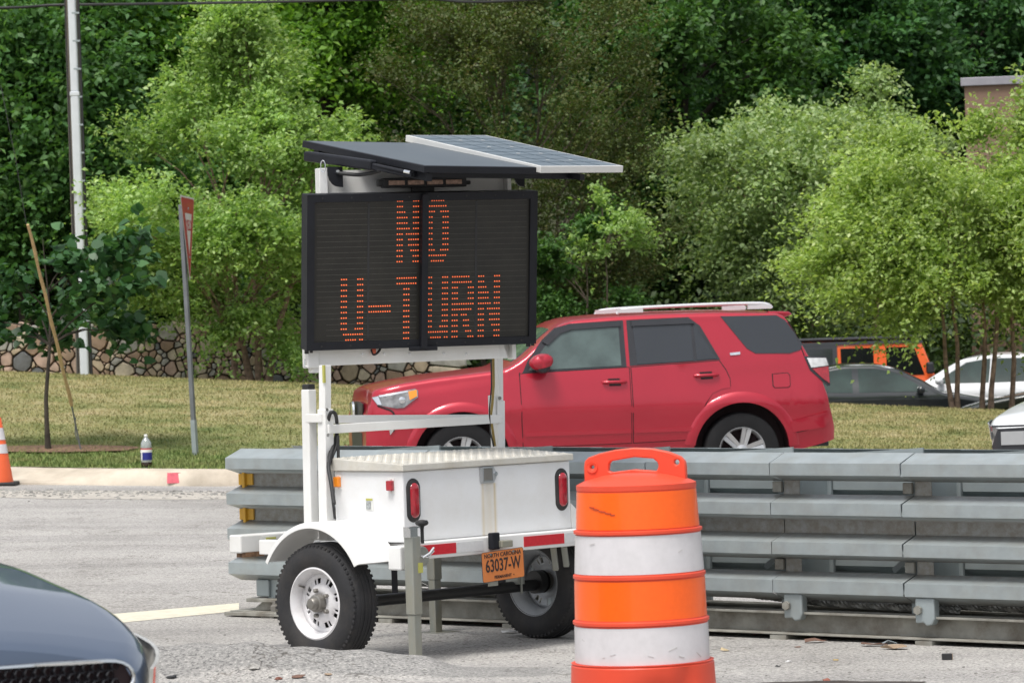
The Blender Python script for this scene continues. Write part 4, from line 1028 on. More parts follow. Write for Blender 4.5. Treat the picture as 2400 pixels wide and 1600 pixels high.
    def patch(s,poly,m,name,off=.004,sides=(-1,),surf='side',sp=.09,parent=None,label=None,th=.012,holes=None):
        outs=[]
        n=len(poly); 
        P=[Vector(p) for p in poly]
        dense=[]
        for i in range(n):
            a=P[i];c=P[(i+1)%n]; k=max(1,int((c-a).length/sp)); dense+= [a+(c-a)*j/k for j in range(k)]
        E_=[(i,(i+1)%len(dense)) for i in range(len(dense))]
        x0=min(p.x for p in P);x1=max(p.x for p in P);y0=min(p.y for p in P);y1=max(p.y for p in P)
        def ins(p):
            c=False
            for i in range(n):
                a=P[i];b_=P[(i+1)%n]
                if (a.y>p.y)!=(b_.y>p.y) and p.x<(b_.x-a.x)*(p.y-a.y)/(b_.y-a.y)+a.x: c=not c
            return c
        pts=list(dense)
        for x in np.arange(x0+sp/2,x1,sp):
            for y in np.arange(y0+sp/2,y1,sp):
                q=Vector((x,y))
                if ins(q): pts.append(q)
        vo,eo,fo,_,_,_=delaunay_2d_cdt(pts,E_,[],0,1e-5)
        Fs=[tuple(f) for f in fo if ins(sum((vo[i] for i in f),Vector((0,0)))/len(f))]
        for sd in sides:
            V=[];nv=len(vo)
            for k,oo in enumerate((off,off-th)):
                for v in vo:
                    if surf=='side': V.append((v.x,sd*(s.side(v.x,v.y)+oo),v.y))
                    elif surf=='top': V.append((v.x-(oo if s.zt(v.x+.05)-s.zt(v.x-.05)>.03 else (-oo if s.zt(v.x+.05)-s.zt(v.x-.05)<-.03 else 0)),v.y,s.ztop(v.x,v.y)+oo))
                    elif surf=='front': V.append((s.x0-oo+s.fd(v.x),v.x,v.y))
                    elif surf=='rear': V.append((s.x1+oo-s.rd(v.x),v.x,v.y))
            F=list(Fs); cnt=set()
            for f in Fs:
                for i in range(len(f)): cnt.add((f[i],f[(i+1)%len(f)]))
            for (a,c) in cnt:
                if (c,a) not in cnt: F.append((a,c,c+nv,a+nv))
            b=MB(); b.add(V,F); outs.append(b.build(name,m,parent or s.root,smooth=35,label=label))
        return outs
    def fd(s,y):
        f,D=s.front; k=abs(y)/(s.W/2)
        if k<=f: return 0.0
        return D*(1-(max(0,(1-k))/(1-f))**(1/2.6))
    def rd(s,y): return .0
def car_wheel(root,x,yo,r,rr,w,m,parent=None,spokes=6,s=-1,dark=None,detail=True):
    """yo: outer face y, s: side sign"""
    Y=lambda d:yo-s*d
    c=(x,0,r); n=48
    b=MB(); b.lathe([(rr*1.0,Y(.012)),(rr*1.04,Y(-.002)),(rr+(r-rr)*.45,Y(-.012)),(r*.965,Y(.004)),(r*.992,Y(.022)),(r,Y(.05)),(r,Y(w-.05)),(r*.96,Y(w)),(rr,Y(w))],c,'Y',n); b.f=b.f[:-2]
    t=b.build('wheel',cartyre,root,smooth=40)
    if detail:
        b=MB(); b.lathe([(rr*.90,Y(.10)),(rr*.93,Y(.03)),(rr*1.0,Y(.004)),(rr*1.03,Y(.004)),(rr*1.03,Y(.10))],c,'Y',n,closed=False); b.f=b.f[:-2]; rim=b.build('rim',m,t,smooth=40)
        MB().lathe([(rr*.93,Y(.085)),(0,Y(.085))],c,'Y',24).build('brake_disc',dark or hubm,rim)
        b=MB()
        for k in range(spokes):
            a=2*math.pi*k/spokes+.25
            rad=Vector((math.sin(a),0,math.cos(a))); tan=Vector((math.cos(a),0,-math.sin(a))); C=Vector(c)
            def q(u,v,d): 
                p=C+rad*u+tan*v; p.y=Y(d); return p
            for sgn in(-1,1):
                A=[q(rr*.16,sgn*.000,.034),q(rr*.97,sgn*rr*.015,.018),q(rr*.97,sgn*rr*.21,.010),q(rr*.20,sgn*rr*.15,.026)]
                B=[q(rr*.16,sgn*.000,.060),q(rr*.97,sgn*rr*.015,.045),q(rr*.97,sgn*rr*.21,.045),q(rr*.20,sgn*rr*.15,.060)]
                b.add(A+B,[(0,1,2,3),(7,6,5,4),(0,4,5,1),(1,5,6,2),(2,6,7,3),(3,7,4,0)])
        b.lathe([(rr*.27,Y(.050)),(rr*.26,Y(.026)),(rr*.15,Y(.018)),(rr*.13,Y(.010)),(0,Y(.008))],c,'Y',24)
        b.build('spokes',m,rim,smooth=30)
    return t
# ---------------------------------------------------------------- red SUV
hubR=at(1742,1056,39.3); yawS=R(9)
xh=3.77; wrS=.385
dS=Vector((math.cos(yawS),math.sin(yawS),0)); nS=Vector((-math.sin(yawS),math.cos(yawS),0))
Wd_=1.90
origin=hubR-dS*xh+nS*(Wd_/2); gzS=hubR.z-wrS
# nose lands where the road's cross fall puts it
SUV=thing('red_suv','red four-wheel-drive estate car with silver roof rails crossing behind the crash cushion','car',(origin.x,origin.y,gzS),yawS)
redp=paint('red_paint',(.41,.011,.030),.32,.32,coat=.65)
def cx(v): return .93+((780+v/1.928)-1090)/229.5
def cz(v): return (1147-(660+v/1.928))/234+.0
def C2(l): return [(cx(a),cz(b_)) for a,b_ in l]
def E2(p): return p
top=[(.0,.62),(.005,1.02),(.03,1.10),(.10,1.15),(.35,1.20),(.7,1.245),(1.05,1.275),(1.32,1.30),(1.42,1.315),(1.60,1.42),(1.80,1.60),(1.98,1.735),(2.12,1.775),(2.5,1.800),(3.0,1.812),(3.6,1.81),(4.1,1.79),(4.27,1.775),(4.33,1.68),(4.45,1.42),(4.60,1.15),(4.66,1.0),(4.70,.80),(4.74,.72),(4.74,.60)]
S=Car(SUV,top,Wd_,[(0,1.0),(1.3,1.17),(2.0,1.19),(3.0,1.21),(4.0,1.26),(4.7,1.28)],zb0=.34,wheels=(.93,xh),wr=wrS,Ra=.495,tum=.27,front=(.80,.36),rear=(.90,.24),rc=.06,crown=.035,zb_front=[(-.1,.42),(.3,.34),(.5,.32),(1.4,.30),(3.2,.30),(4.3,.36),(4.8,.48)])
S.shell(redp)
# window openings, glass and door panels
def car_side_parts(S,both=(-1,1)):
    pass
fw=[(cx(878),cz(384)),(cx(905),cz(330)),(cx(975),cz(238)),(cx(1035),cz(186)),(cx(1105),cz(168)),(cx(1345),cz(160)),(cx(1345),cz(370))]
S.patch(fw,trimb,'window_frame',.003,(-1,1))
S.patch(C2([(1360,160),(1640,155),(1690,195),(1768,350),(1360,366)]),trimb,'window_frame',.003,(-1,1))
S.patch(C2([(905,373),(925,345),(1000,250),(1062,205),(1110,192),(1322,190),(1322,364),(1000,371)]),glass_lite,'front_window',.007,(-1,1))
S.patch(C2([(1386,188),(1648,186),(1648,352),(1393,360)]),glass_dark,'rear_window',.007,(-1,1))
S.patch(C2([(1660,186),(1672,200),(1752,345),(1662,350)]),glass_dark,'rear_vent_window',.007,(-1,1))
S.patch(C2([(1785,155),(2040,158),(2078,182),(2145,290),(2135,318),(2085,332),(1930,328),(1893,305)]),glass_dark,'quarter_window',.006,(-1,1))
# window visors
S.patch(C2([(975,245),(1033,190),(1105,170),(1330,164),(1330,186),(1110,196),(1060,212),(1000,262)]),trimb,'rain_visor',.022,(-1,))
S.patch(C2([(1380,164),(1640,160),(1665,184),(1380,188)]),trimb,'rain_visor',.022,(-1,))
fd=[(866,388),(900,386),(1355,374),(1355,660),(1355,712),(905,716),(872,712),(868,600)]
rd=[(1366,374),(1762,356),(1790,400),(1806,440),(1806,478),(1770,482),(1725,500),(1690,545),(1665,620),(1650,690),(1640,706),(1366,712)]
def grow(poly,d):
    c=(sum(p[0] for p in poly)/len(poly),sum(p[1] for p in poly)/len(poly))
    out=[]
    for p in poly:
        out.append((p[0]+d*(1 if p[0]>c[0] else -1),p[1]+d*(1 if p[1]>c[1] else -1)))
    return out
for poly in (fd,rd):
    S.patch(C2(grow(poly,3.2)),gapm,'door_gap',.0015,(-1,1))
dF=S.patch(C2(fd),redp,'front_door',.006,(-1,1)); dR=S.patch(C2(rd),redp,'rear_door',.006,(-1,1))
S.patch(C2([(872,648),(1355,652),(1355,668),(880,668)]),redp,'door_moulding',.014,(-1,),parent=None)
S.patch(C2([(1366,652),(1655,650),(1648,668),(1366,668)]),redp,'door_moulding',.014,(-1,))
# handles
for (xa,ya,xb,yb,par) in ((1232,436,1340,436,dF[0]),(1645,420,1756,418,dR[0])):
    b=MB(); pts=[]
    for t in np.linspace(0,1,9):
        X_,Z_=cx(xa+(xb-xa)*t),cz(ya+(yb-ya)*t); pts.append((X_,-(S.side(X_,Z_)+.018+.022*math.sin(math.pi*min(1,max(0,t)))**.4),Z_))
    b.tube(pts,[.012]+[.016]*7+[.012],8); b.build('door_handle',redp,par,smooth=60)
    S.patch(C2([(xa+25,ya-16),(xb-30,yb-16),(xb-25,yb+18),(xa+30,ya+18)]),gapm,'handle_recess',.0085,(-1,),parent=par)
# wheel-arch flares
def flare(S,xw,r0,r1,a0,a1,off,m,name='arch_flare',sides=(-1,1),zc=None):
    zc=S.wr if zc is None else zc
    n=26
    for sd in sides:
        V=[];F=[]
        for i in range(n+1):
            a=R(a0+(a1-a0)*i/n)
            for (r,o) in ((r0,-.02),(r0,off),(r0+(r1-r0)*.35,off+.006),(r0+(r1-r0)*.8,off*.7),(r1,-.004)):
                x=xw-r*math.cos(a); z=zc+r*math.sin(a)
                V.append((x,sd*(S.side(x,z)+o),z))
        for i in range(n):
            for k in range(4): a=i*5+k; F.append((a,a+1,a+6,a+5))
        b=MB(); b.add(V,F); b.build(name,m,S.root,smooth=50)
flare(S,.93,.485,.585,2,172,.018,redp); flare(S,xh,.485,.60,8,176,.018,redp)
for xw in (.93,xh):
    for sd in(-1,1): car_wheel(SUV,xw,sd*(Wd_/2-.025),wrS,.232,.24,alum,s=sd,dark=gapm)
# mirror
for sd in(-1,1):
    b=MB(); mx_,mz=cx(955),cz(340); yy=sd*(S.side(mx_,mz)+.14)
    b.lathe([(.0,-.115),(.075,-.11),(.098,-.07),(.104,0),(.098,.07),(.075,.10),(0,.105)],(0,0,0),'Y',20)
    b.v=[Vector((p.x*1.15+mx_,p.y+yy,p.z*.80+mz+.01+.12*p.x)) for p in b.v]
    o=b.build('door_mirror',redp,SUV,smooth=60)
    b=MB(); b.lathe([(.0,-.10),(.06,-.09),(.080,-.05),(.084,0),(.080,.06),(.06,.09),(0,.095)],(0,0,0),'Y',20); b.v=[Vector((p.x*.9+mx_+.012,p.y+yy,p.z*.72+mz-.045)) for p in b.v]
    b.build('mirror_foot',trimb,o,smooth=60)
# headlights, grille, badge
S.patch([(cx(a),cz(b_)) for a,b_ in ((212,470),(300,452),(400,437),(411,445),(409,475),(345,520),(312,522),(262,512),(232,504))],lampglass,'headlight',.016,(-1,1),sp=.05)
S.patch(C2([(368,449),(405,442),(405,470),(372,487)]),amberlens,'turn_lamp',.020,(-1,1),sp=.05)
S.patch(C2([(214,472),(238,466),(250,504),(234,503)]),chrome,'lamp_trim',.020,(-1,),sp=.05)
S.patch(C2([(240,462),(365,444),(366,451),(244,470)]),chrome,'lamp_trim',.020,(-1,),sp=.05)
b=MB(); b.lathe([(.035,-.0),(.034,-.012),(.02,-.018),(0,-.02)],(0,0,0),'Y',16); hx,hz=cx(338),cz(486); b.v=[p+Vector((hx,-(S.side(hx,hz)+.018),hz)) for p in b.v]; b.build('projector_lens',chrome,SUV,smooth=50)
# dark seam running from the lamp down round the bumper
def seam(S,pts,r=.006,name='bumper_seam',m=None,off=.002,parent=None):
    b=MB(); q=[]
    for x,z in pts: q.append((x,-(S.side(x,z)+off),z))
    b.tube(smoothpath(q),r,5); return b.build(name,m or gapm,parent or S.root,smooth=60)
seam(S,C2([(235,508),(262,520),(290,532),(302,552),(303,600),(298,625)]),.010)
# front fascia: upper and lower grille openings, body-colour bar, fog lamp recess
fx=S.x0
g=S.patch([(-.50,.85),(-.56,.97),(-.3,.985),(0,.99),(.3,.985),(.56,.97),(.50,.85),(0,.84)],trimb,'upper_grille',.004,surf='front',sides=(1,),sp=.08)[0]
S.patch([(-.42,.52),(-.44,.68),(0,.69),(.44,.68),(.42,.52)],trimb,'lower_grille',.004,surf='front',sides=(1,),sp=.08)
b=MB(); b.lathe([(.085,-.02),(.095,0),(.085,.01)],(fx-.03,0,.90),'X',24); bd=b.build('badge',chrome,g,smooth=50)
S.patch(C2([(275,588),(300,585),(300,618),(283,640)]),chrome,'fog_lamp',.012,(-1,1),sp=.05)
S.patch(C2([(90,680),(140,690),(400,700),(395,722),(100,722)]),redp,'lower_bumper',.014,(-1,))
# tail lamp, filler flap, rear bumper, spoiler
S.patch(C2([(2148,348),(2248,350),(2264,365),(2266,484),(2250,486),(2172,412)]),trimb,'tail_lamp',.006,(-1,1),sp=.05)
S.patch(C2([(2160,355),(2250,358),(2262,392),(2178,400)]),mat('clear_lamp',(.62,.63,.63),.15,var=.15,vs=20,coat=1),'clear_lens',.014,(-1,1),sp=.04)
S.patch(C2([(2182,405),(2262,396),(2262,474),(2230,452)]),redlens,'red_lens',.014,(-1,1),sp=.04)
S.patch(C2([(1998,422),(2070,418),(2080,430),(2080,478),(2070,487),(2006,487),(1998,478)]),gapm,'filler_gap',.002,(-1,),sp=.05)
S.patch(C2([(2002,425),(2068,421),(2077,432),(2077,476),(2068,484),(2008,484),(2002,476)]),redp,'filler_flap',.006,(-1,),sp=.05)
S.patch(C2([(2075,640),(2120,628),(2250,600),(2258,640),(2230,672),(2080,690)]),redp,'rear_bumper',.020,(-1,1),sp=.06)
seam(S,C2([(2070,692),(2150,680),(2225,655)]),.008)
seam(S,C2([(866,380),(866,400)]),.005)
seam(S,C2([(2150,345),(2120,250),(2090,190)]),.006,name='tailgate_seam')
S.patch(C2([(1813,322),(1860,318),(1860,330),(1815,333)]),chrome,'side_badge',.010,(-1,),sp=.05)
b=MB(); b.prism([(4.12,-.66,1.775),(4.36,-.60,1.765),(4.41,-.58,1.735),(4.30,-.60,1.70),(4.16,-.66,1.73)],(0,0,0),(0,1.24,0)); b.build('roof_spoiler',redp,SUV,bevel=.02)
railm=mat('rail_silver',(.68,.69,.70),.3,metal=.4,var=.03)
for sd in(-1,1):
    yy=sd*.62
    b=MB(); zr=lambda v:cz(v)
    b.tube(smoothpath([(cx(1332),yy,cz(132)),(cx(1352),yy,cz(114)),(cx(1450),yy,cz(106)),(cx(1700),yy,cz(101)),(cx(1925),yy,cz(101)),(cx(2010),yy,cz(106)),(cx(2036),yy,cz(124))]),.018,8)
    for xa,xb in ((1332,1448),(1925,2035)): b.box(((cx(xa)+cx(xb))/2,yy,cz(118)),(cx(xb)-cx(xa),.04,.04))
    b.build('roof_rail',railm,SUV,smooth=50)
# windscreen
S.patch([(1.50,-.60),(1.50,.60),(1.90,.56),(1.90,-.56)],glass_lite,'windscreen',.006,surf='top',sp=.12)
b=MB()
b.tube([(4.5,-.5,.42),(4.75,-.5,.42)],.03,8); b.build('exhaust',trimb,SUV)
# ---------------------------------------------------------------- simpler cars
sedan_top=[(0,.50),(.02,.66),(.15,.74),(.6,.86),(1.0,.93),(1.25,.97),(1.55,1.15),(1.95,1.36),(2.3,1.43),(2.8,1.44),(3.3,1.36),(3.8,1.14),(4.0,1.06),(4.4,1.04),(4.6,1.00),(4.66,.80),(4.66,.5)]
sedan_belt=[(0,.72),(1.2,.90),(4,.98),(4.7,.95)]
sedan_glass=[[(1.50,.97),(1.72,1.12),(2.0,1.27),(2.3,1.345),(2.58,1.36),(2.58,.98)],[(2.68,.98),(2.68,1.36),(3.0,1.33),(3.4,1.22),(3.75,1.06),(3.78,1.02)]]
darkp=paint('graphite_paint',(.018,.022,.024),.2,.35); whitep=paint('white_car_paint',(.70,.71,.72),.05,.35); blackp=paint('black_car_paint',(.014,.018,.016),.1,.3); navyp=paint('navy_paint',(.095,.130,.195),.40,.38)
def mirrored(top,L): return [(L-x,z) for x,z in reversed(top)]
L4=4.66
# dark saloon: nose to the right -> heading +x, so build it with the nose at the far end (yaw 180 turn)
def lotcar(name,label,nose_px,Y,yaw,top,belt,glass,pm,zg,W=1.8,**k):
    ref=at(nose_px,1000,Y); d=Vector((math.cos(yaw),math.sin(yaw),0))
    o=ref
    root=thing(name,label,'car',(o.x,o.y,zg),yaw,k.pop('group',None)); wheels=k.pop('wheels',(.88,3.6)); wr=k.pop('wr',.33)
    ws=k.pop('ws',(1.33,1.95,.62,.52)); rs=k.pop('rs',None); mir=k.pop('mirror',(1.62,1.0)); tint=k.pop('tint',glass_dark); extra=k.pop('extra',None)
    c=Car(root,top,W,belt,zb0=.24,wheels=wheels,wr=wr,Ra=wr+.06,tum=k.pop('tum',.32),front=k.pop('front',(.6,.5)),rear=(.7,.5),rc=k.pop('rc',.06),crown=.04)
    c.shell(pm)
    for g in glass: c.patch(g,tint,'side_window',.005,(-1,1),sp=.12)
    if ws: c.patch([(ws[0],-ws[2]),(ws[0],ws[2]),(ws[1],ws[3]),(ws[1],-ws[3])],tint,'windscreen',.006,surf='top',sp=.12)
    if rs: c.patch([(rs[0],-rs[2]),(rs[0],rs[2]),(rs[1],rs[3]),(rs[1],-rs[3])],tint,'rear_screen',.006,surf='top',sp=.12)
    for xw in wheels:
        for sd in(-1,1): car_wheel(root,xw,sd*(W/2-.03),wr,wr*.62,.21,alum,s=sd,spokes=5)
    if mir:
        for sd in(-1,1):
            b=MB(); b.lathe([(0,-.10),(.06,-.08),(.075,0),(.06,.07),(0,.09)],(0,0,0),'Y',14); y=sd*(c.side(*mir)+.12); b.v=[Vector((p.x*.9+mir[0],p.y+y,p.z*.85+mir[1])) for p in b.v]; b.build('door_mirror',pm,root,smooth=60)
    return root,c
greenglass=mat('greenish_glass',(.022,.04,.034),.05,var=.4,vs=3,spec=.6)
# centre line of each car starts at its nose; yaw points from nose to tail
zl_=-.53
sal,_=lotcar('parked_saloon','dark grey saloon parked behind the grass crest, its roof curving beside the red car',2385,62.5,R(180),sedan_top,sedan_belt,sedan_glass,darkp,zl_,tint=greenglass)
MB().tube(smoothpath([(1.42,.74,.99),(1.72,.66,1.16),(2.0,.60,1.33),(2.3,.56,1.395),(2.8,.56,1.40),(3.3,.60,1.31),(3.8,.70,1.06)]),.012,6).build('window_trim',alum,sal,smooth=60)
whc,_=lotcar('white_hatchback','white car parked nose-left behind the slim tree trunks at the right',2010,65.5,R(-22),[(0,.5),(.02,.72),(.15,.82),(.6,.93),(1.05,.99),(1.25,1.02),(1.7,1.30),(2.0,1.46),(2.4,1.52),(3.2,1.52),(3.9,1.42),(4.2,1.1),(4.25,.8),(4.25,.5)],sedan_belt,[[(1.6,1.04),(1.85,1.22),(2.1,1.37),(2.5,1.43),(2.5,1.04)],[(2.6,1.04),(2.6,1.43),(3.2,1.42),(3.7,1.32),(3.75,1.06)]],whitep,zl_,ws=(1.32,1.93,.66,.56),tint=greenglass,mirror=(1.7,1.08),wheels=(.8,3.4))
blk,_=lotcar('black_saloon','black saloon with its bonnet rising behind the grass crest at the right edge',2235,59.5,R(-12),sedan_top,sedan_belt,sedan_glass,blackp,-.50,tint=greenglass)
drk,_=lotcar('black_coupe','black car half hidden beyond the bonnet of the red car',862,60,R(14),sedan_top,sedan_belt,sedan_glass,blackp,-.34,tint=glass_dark)
# orange jeep-like car with a black hard top, nose to the right
pane_black=mat('black_pane',(.006,.007,.008),.12,var=.1,spec=.25)
JY=68; jr=at(2362,1000,JY)
JP=thing('orange_offroader','orange boxy off-road car with a black hard top parked behind the dark saloon','car',(jr.x,jr.y,-.60),R(180))
orp=paint('orange_paint',(.80,.115,.02),.0,.35); hardtop=mat('hard_top',(.035,.038,.045),.55,var=.1)
jc=Car(JP,[(0,.6),(.01,1.05),(.1,1.10),(1.2,1.16),(1.30,1.17),(1.42,1.50),(1.53,1.80),(1.62,1.83),(4.3,1.84),(4.38,1.78),(4.42,1.2),(4.44,.6)],1.72,[(0,1.12),(1.3,1.16),(4.5,1.18)],zb0=.45,wheels=(.75,3.7),wr=.40,tum=.13,front=(.8,.25),rear=(.95,.1),rc=.04,Ra=.5,crown=.02,smoothk=.02)
jc.shell(orp)
P_=lambda a,b,c,d:[(a,b),(c,b),(c,d),(a,d)]
jc.patch([(1.52,1.815),(4.36,1.815),(4.36,1.76),(1.50,1.76)],hardtop,'hard_top_edge',.02,(-1,1),sp=.15)
jc.patch(P_(2.98,1.13,4.38,1.77),hardtop,'hard_top_side',.018,(-1,1),sp=.15)
jc.patch(P_(3.06,1.20,4.05,1.70),glass_dark,'rear_quarter_window',.026,(-1,1),sp=.15)
jc.patch([(1.50,1.22),(1.66,1.70),(2.14,1.70),(2.14,1.22)],pane_black,'front_window',.012,(-1,1),sp=.15)
jc.patch([(2.36,1.22),(2.36,1.70),(2.92,1.70),(2.92,1.22)],pane_black,'rear_window',.012,(-1,1),sp=.15)
jc.patch([(1.48,-.68),(1.48,.68),(1.62,.66),(1.62,-.66)],glass_dark,'windscreen',.01,surf='top',sp=.2)
MB().box((2.95,0,1.865),(2.9,1.44,.05)).build('roof_panel',hardtop,JP,bevel=.02)
for xw in (.75,3.7):
    for sd in(-1,1): car_wheel(JP,xw,sd*.84,.40,.23,.26,hubm,s=sd,spokes=5)
for sd in(-1,1): MB().box((1.42,sd*.98,1.33),(.12,.22,.2)).build('door_mirror',trimb,JP,bevel=.03)
# white car nosing in at the right edge, on the road behind the crash cushion
WY=34.0; wr_=at(2306,1010,WY)
WS=thing('white_crossover','white crossover with a black grille driving in at the right edge of the picture','car',(at(2300,1010,34).x+.74,33.6,G(3,34)-.03),R(60))
wc=Car(WS,[(0,.5),(0,.72),(.06,.80),(.22,.90),(.7,.99),(1.1,1.05),(1.5,1.35),(1.9,1.55),(2.4,1.62),(3.4,1.60),(4.0,1.45),(4.3,1.1),(4.35,.5)],1.82,[(0,.9),(1.2,1.02),(4,1.08)],zb0=.25,wheels=(.85,3.5),wr=.34,Ra=.41,front=(.74,.45),rc=.09,crown=.06)
wc.shell(whitep)
for g in ([(1.55,1.10),(1.9,1.38),(2.2,1.48),(2.5,1.50),(2.5,1.10)],[(2.6,1.10),(2.6,1.50),(3.3,1.49),(3.8,1.35),(3.9,1.14)]): wc.patch(g,glass_dark,'side_window',.005,(-1,1),sp=.12)
wc.patch([(1.18,-.66),(1.18,.66),(1.80,.56),(1.80,-.56)],glass_dark,'windscreen',.006,surf='top',sp=.12)
for xw in (.85,3.5):
    for sd in(-1,1): car_wheel(WS,xw,sd*.88,.34,.21,.21,alum,s=sd,spokes=5)
g=wc.patch([(-.74,.40),(-.80,.60),(-.70,.76),(0,.79),(.70,.76),(.80,.60),(.74,.40)],trimb,'front_grille',.012,surf='front',sides=(1,),sp=.07)[0]
wc.patch([(-.66,.62),(-.66,.735),(0,.75),(.66,.735),(.66,.62),(0,.63)],alum,'grille_panel',.020,surf='front',sides=(1,),sp=.07)
for z in (.44,.50,.56): 
    b=MB(); b.tube([(wc.fd(y)-.022,y,z) for y in np.linspace(-.70,.70,15)],.008,6); b.build('grille_slat',blackm,g)
for sd in(-1,1):
    wc.patch([(.02,.66),(.02,.76),(.20,.80),(.42,.83),(.30,.72),(.12,.65)],lampglass,'headlight',.014,(sd,),sp=.05)
b=MB(); b.tube([(wc.fd(y)-.012,y,.795-.02*abs(y)) for y in np.linspace(-.78,.78,17)],.009,6); b.build('bonnet_trim',trimb,WS)
MB().box((-.035,0,.60),(.012,.12,.10)).build('badge',chrome,g,bevel=.01)
# ---------------------------------------------------------------- dark blue car in the bottom left corner
pale_lamp=mat('pale_lamp',(.40,.39,.35),.12,var=.3,vs=12,coat=1)
FY=10.0; fyaw=R(129)
fa=at(304,1560,FY); dF_=Vector((math.cos(fyaw),math.sin(fyaw),0)); nF_=Vector((-math.sin(fyaw),math.cos(fyaw),0))
fo_=fa-dF_*.16+nF_*.76
BC=thing('dark_blue_car','dark blue car whose bonnet corner and honeycomb grille fill the bottom left corner','car',(fo_.x,fo_.y,G(fo_.x,fo_.y)+.012),fyaw)
bl_top=[(0,.42),(.0,.705),(.02,.735),(.08,.775),(.22,.820),(.45,.888),(.8,.955),(1.15,.995),(1.30,1.01),(1.6,1.15),(2.0,1.36),(2.4,1.45),(3.0,1.46),(3.6,1.36),(4.1,1.15),(4.5,1.05),(4.62,.85),(4.62,.45)]
bc=Car(BC,bl_top,1.82,[(0,.72),(1.2,.92),(4,.99)],zb0=.22,wheels=(.92,3.6),wr=.33,Ra=.40,front=(.76,.45),rc=.10,crown=.07)
bc.shell(navyp)
for g_ in sedan_glass: bc.patch(g_,glass_dark,'side_window',.005,(-1,1),sp=.12)
bc.patch([(1.38,-.62),(1.38,.62),(2.0,.52),(2.0,-.52)],glass_dark,'windscreen',.006,surf='top',sp=.12)
for xw in (.92,3.6):
    for sd in(-1,1): car_wheel(BC,xw,sd*.88,.33,.21,.21,alum,s=sd,spokes=5)
zs=lambda z:z+.056
gp_=[(-.60,zs(.535)),(-.66,zs(.58)),(-.63,zs(.63)),(-.5,zs(.642)),(0,zs(.65)),(.5,zs(.642)),(.63,zs(.63)),(.66,zs(.58)),(.60,zs(.535))]
g=bc.patch(gp_,gapm,'front_grille',.004,surf='front',sides=(1,),sp=.06)[0]
b=MB()
for r_ in range(4):
    for k in range(-27,28):
        y=k*.028+(r_%2)*.014; z=zs(.556)+r_*.022
        if abs(y)<.61:
            x=bc.fd(y)-.010; b.lathe([(.0105,-.006),(.0135,-.002),(.0135,.004)],(x,y,z),'X',6)
b.f=[f for f in b.f if len(f)<6]; b.build('grille_honeycomb',trimb,g,kind='stuff')
q=[(-.60,.530),(-.655,.58),(-.625,.626),(-.5,.636),(-.2,.642),(0,.643),(.2,.642),(.5,.636),(.625,.626),(.655,.58),(.60,.530),(0,.526)]
b=MB(); b.tube(smoothpath([(bc.fd(y)-.012,y,zs(z)) for y,z in q+[q[0]]]),.006,6); b.build('grille_surround',chrome,g,smooth=60)
for sd in(-1,1):
    bc.patch([(.035,.53),(.05,.655),(.20,.690),(.42,.725),(.70,.765),(.66,.71),(.38,.61),(.12,.52)],pale_lamp,'headlight',.030,(sd,),sp=.05)
# bonnet shut line with a raised lip
for sd in ():
    b=MB(); b.tube(smoothpath([(x,sd*(max(.2,bc.side(x,bc.zt(x)-.1)-.10)),bc.ztop(x,(bc.side(x,bc.zt(x)-.1)-.10))+.001) for x in (.16,.3,.5,.8,1.1,1.28)]),.004,5); b.build('bonnet_seam',gapm,BC,smooth=60)

# ================================================================ ROADSIDE FURNITURE
# yield sign seen nearly edge-on
yb=gr(458,1066); YS=thing('yield_sign','red and white YIELD sign seen nearly edge-on on a leaning grey post in the grass','road sign',yb,R(81))
ytop=at(432,640,yb.y)
lean_=Vector(((ytop-yb).x/(ytop-yb).z,0,1)).normalized()
def yw(p): return mw(YS).inverted()@Vector(p)
steel=mat('post_steel',(.17,.18,.19),.5,metal=.4,var=.15,vs=5)
b=MB(); tp=at(424,480,yb.y+.03); b.beam(yb,tp,.05,.045); b.build('post',steel,YS,world=True,bevel=.004)
b=MB(); b.beam(yb+(tp-yb)*-.02,yb+(tp-yb)*.14,.058,.052); b.build('post_sleeve',galv,YS,world=True)
signred=mat('sign_red',(.46,.022,.03),.4,var=.04,coat=.2); signwht=mat('sign_white',(.62,.60,.58),.4,var=.04); signback=mat('sign_back',(.35,.36,.37),.4,metal=.5)
c0_=at(442,562,yb.y-.03); hS=at(442,462,yb.y).z-at(442,665,yb.y).z; hw=.60
YM=Matrix.Translation(c0_)@Matrix.Rotation(R(87.4),4,'Z')@Matrix.Rotation(R(0),4,'Y')
def tri(k,y,r=.05):
    h=hS*k; w=hw*k; r=r*k; A=[(-w,h*.5),(w,h*.5),(0,-h*.5)]; out=[]
    for i in range(3):
        p=Vector(A[i]);a=(Vector(A[i-1])-p).normalized();c=(Vector(A[(i+1)%3])-p).normalized()
        for t in (0,.5,1): q=p+(a*(1-t)+c*t)*r*(.9 if t!=.5 else .55); out.append((q.x,y,q.y))
    return out
b=MB(); b.M=YM; b.prism(tri(1,0),(0,0,0),(0,.004,0)); yp=b.build('sign_plate',signback,YS,world=True)
b=MB(); b.M=YM; b.prism(tri(.995,-.001),(0,0,0),(0,-.001,0)); b.build('white_border',signwht,yp,world=True)
b=MB(); b.M=YM@Matrix.Translation((0,0,.012)); b.prism(tri(.93,-.003),(0,0,0),(0,-.001,0)); b.build('red_field',signred,yp,world=True)
b=MB(); b.M=YM@Matrix.Translation((0,0,.06)); b.prism(tri(.48,-.005),(0,0,0),(0,-.001,0)); b.build('white_field',signwht,yp,world=True)
text_part('YIELD',.17,signred,yp,mw(yp).inverted()@YM@Matrix.Translation((0,-.0075,hS*.16))@Matrix.Rotation(R(90),4,'X'))
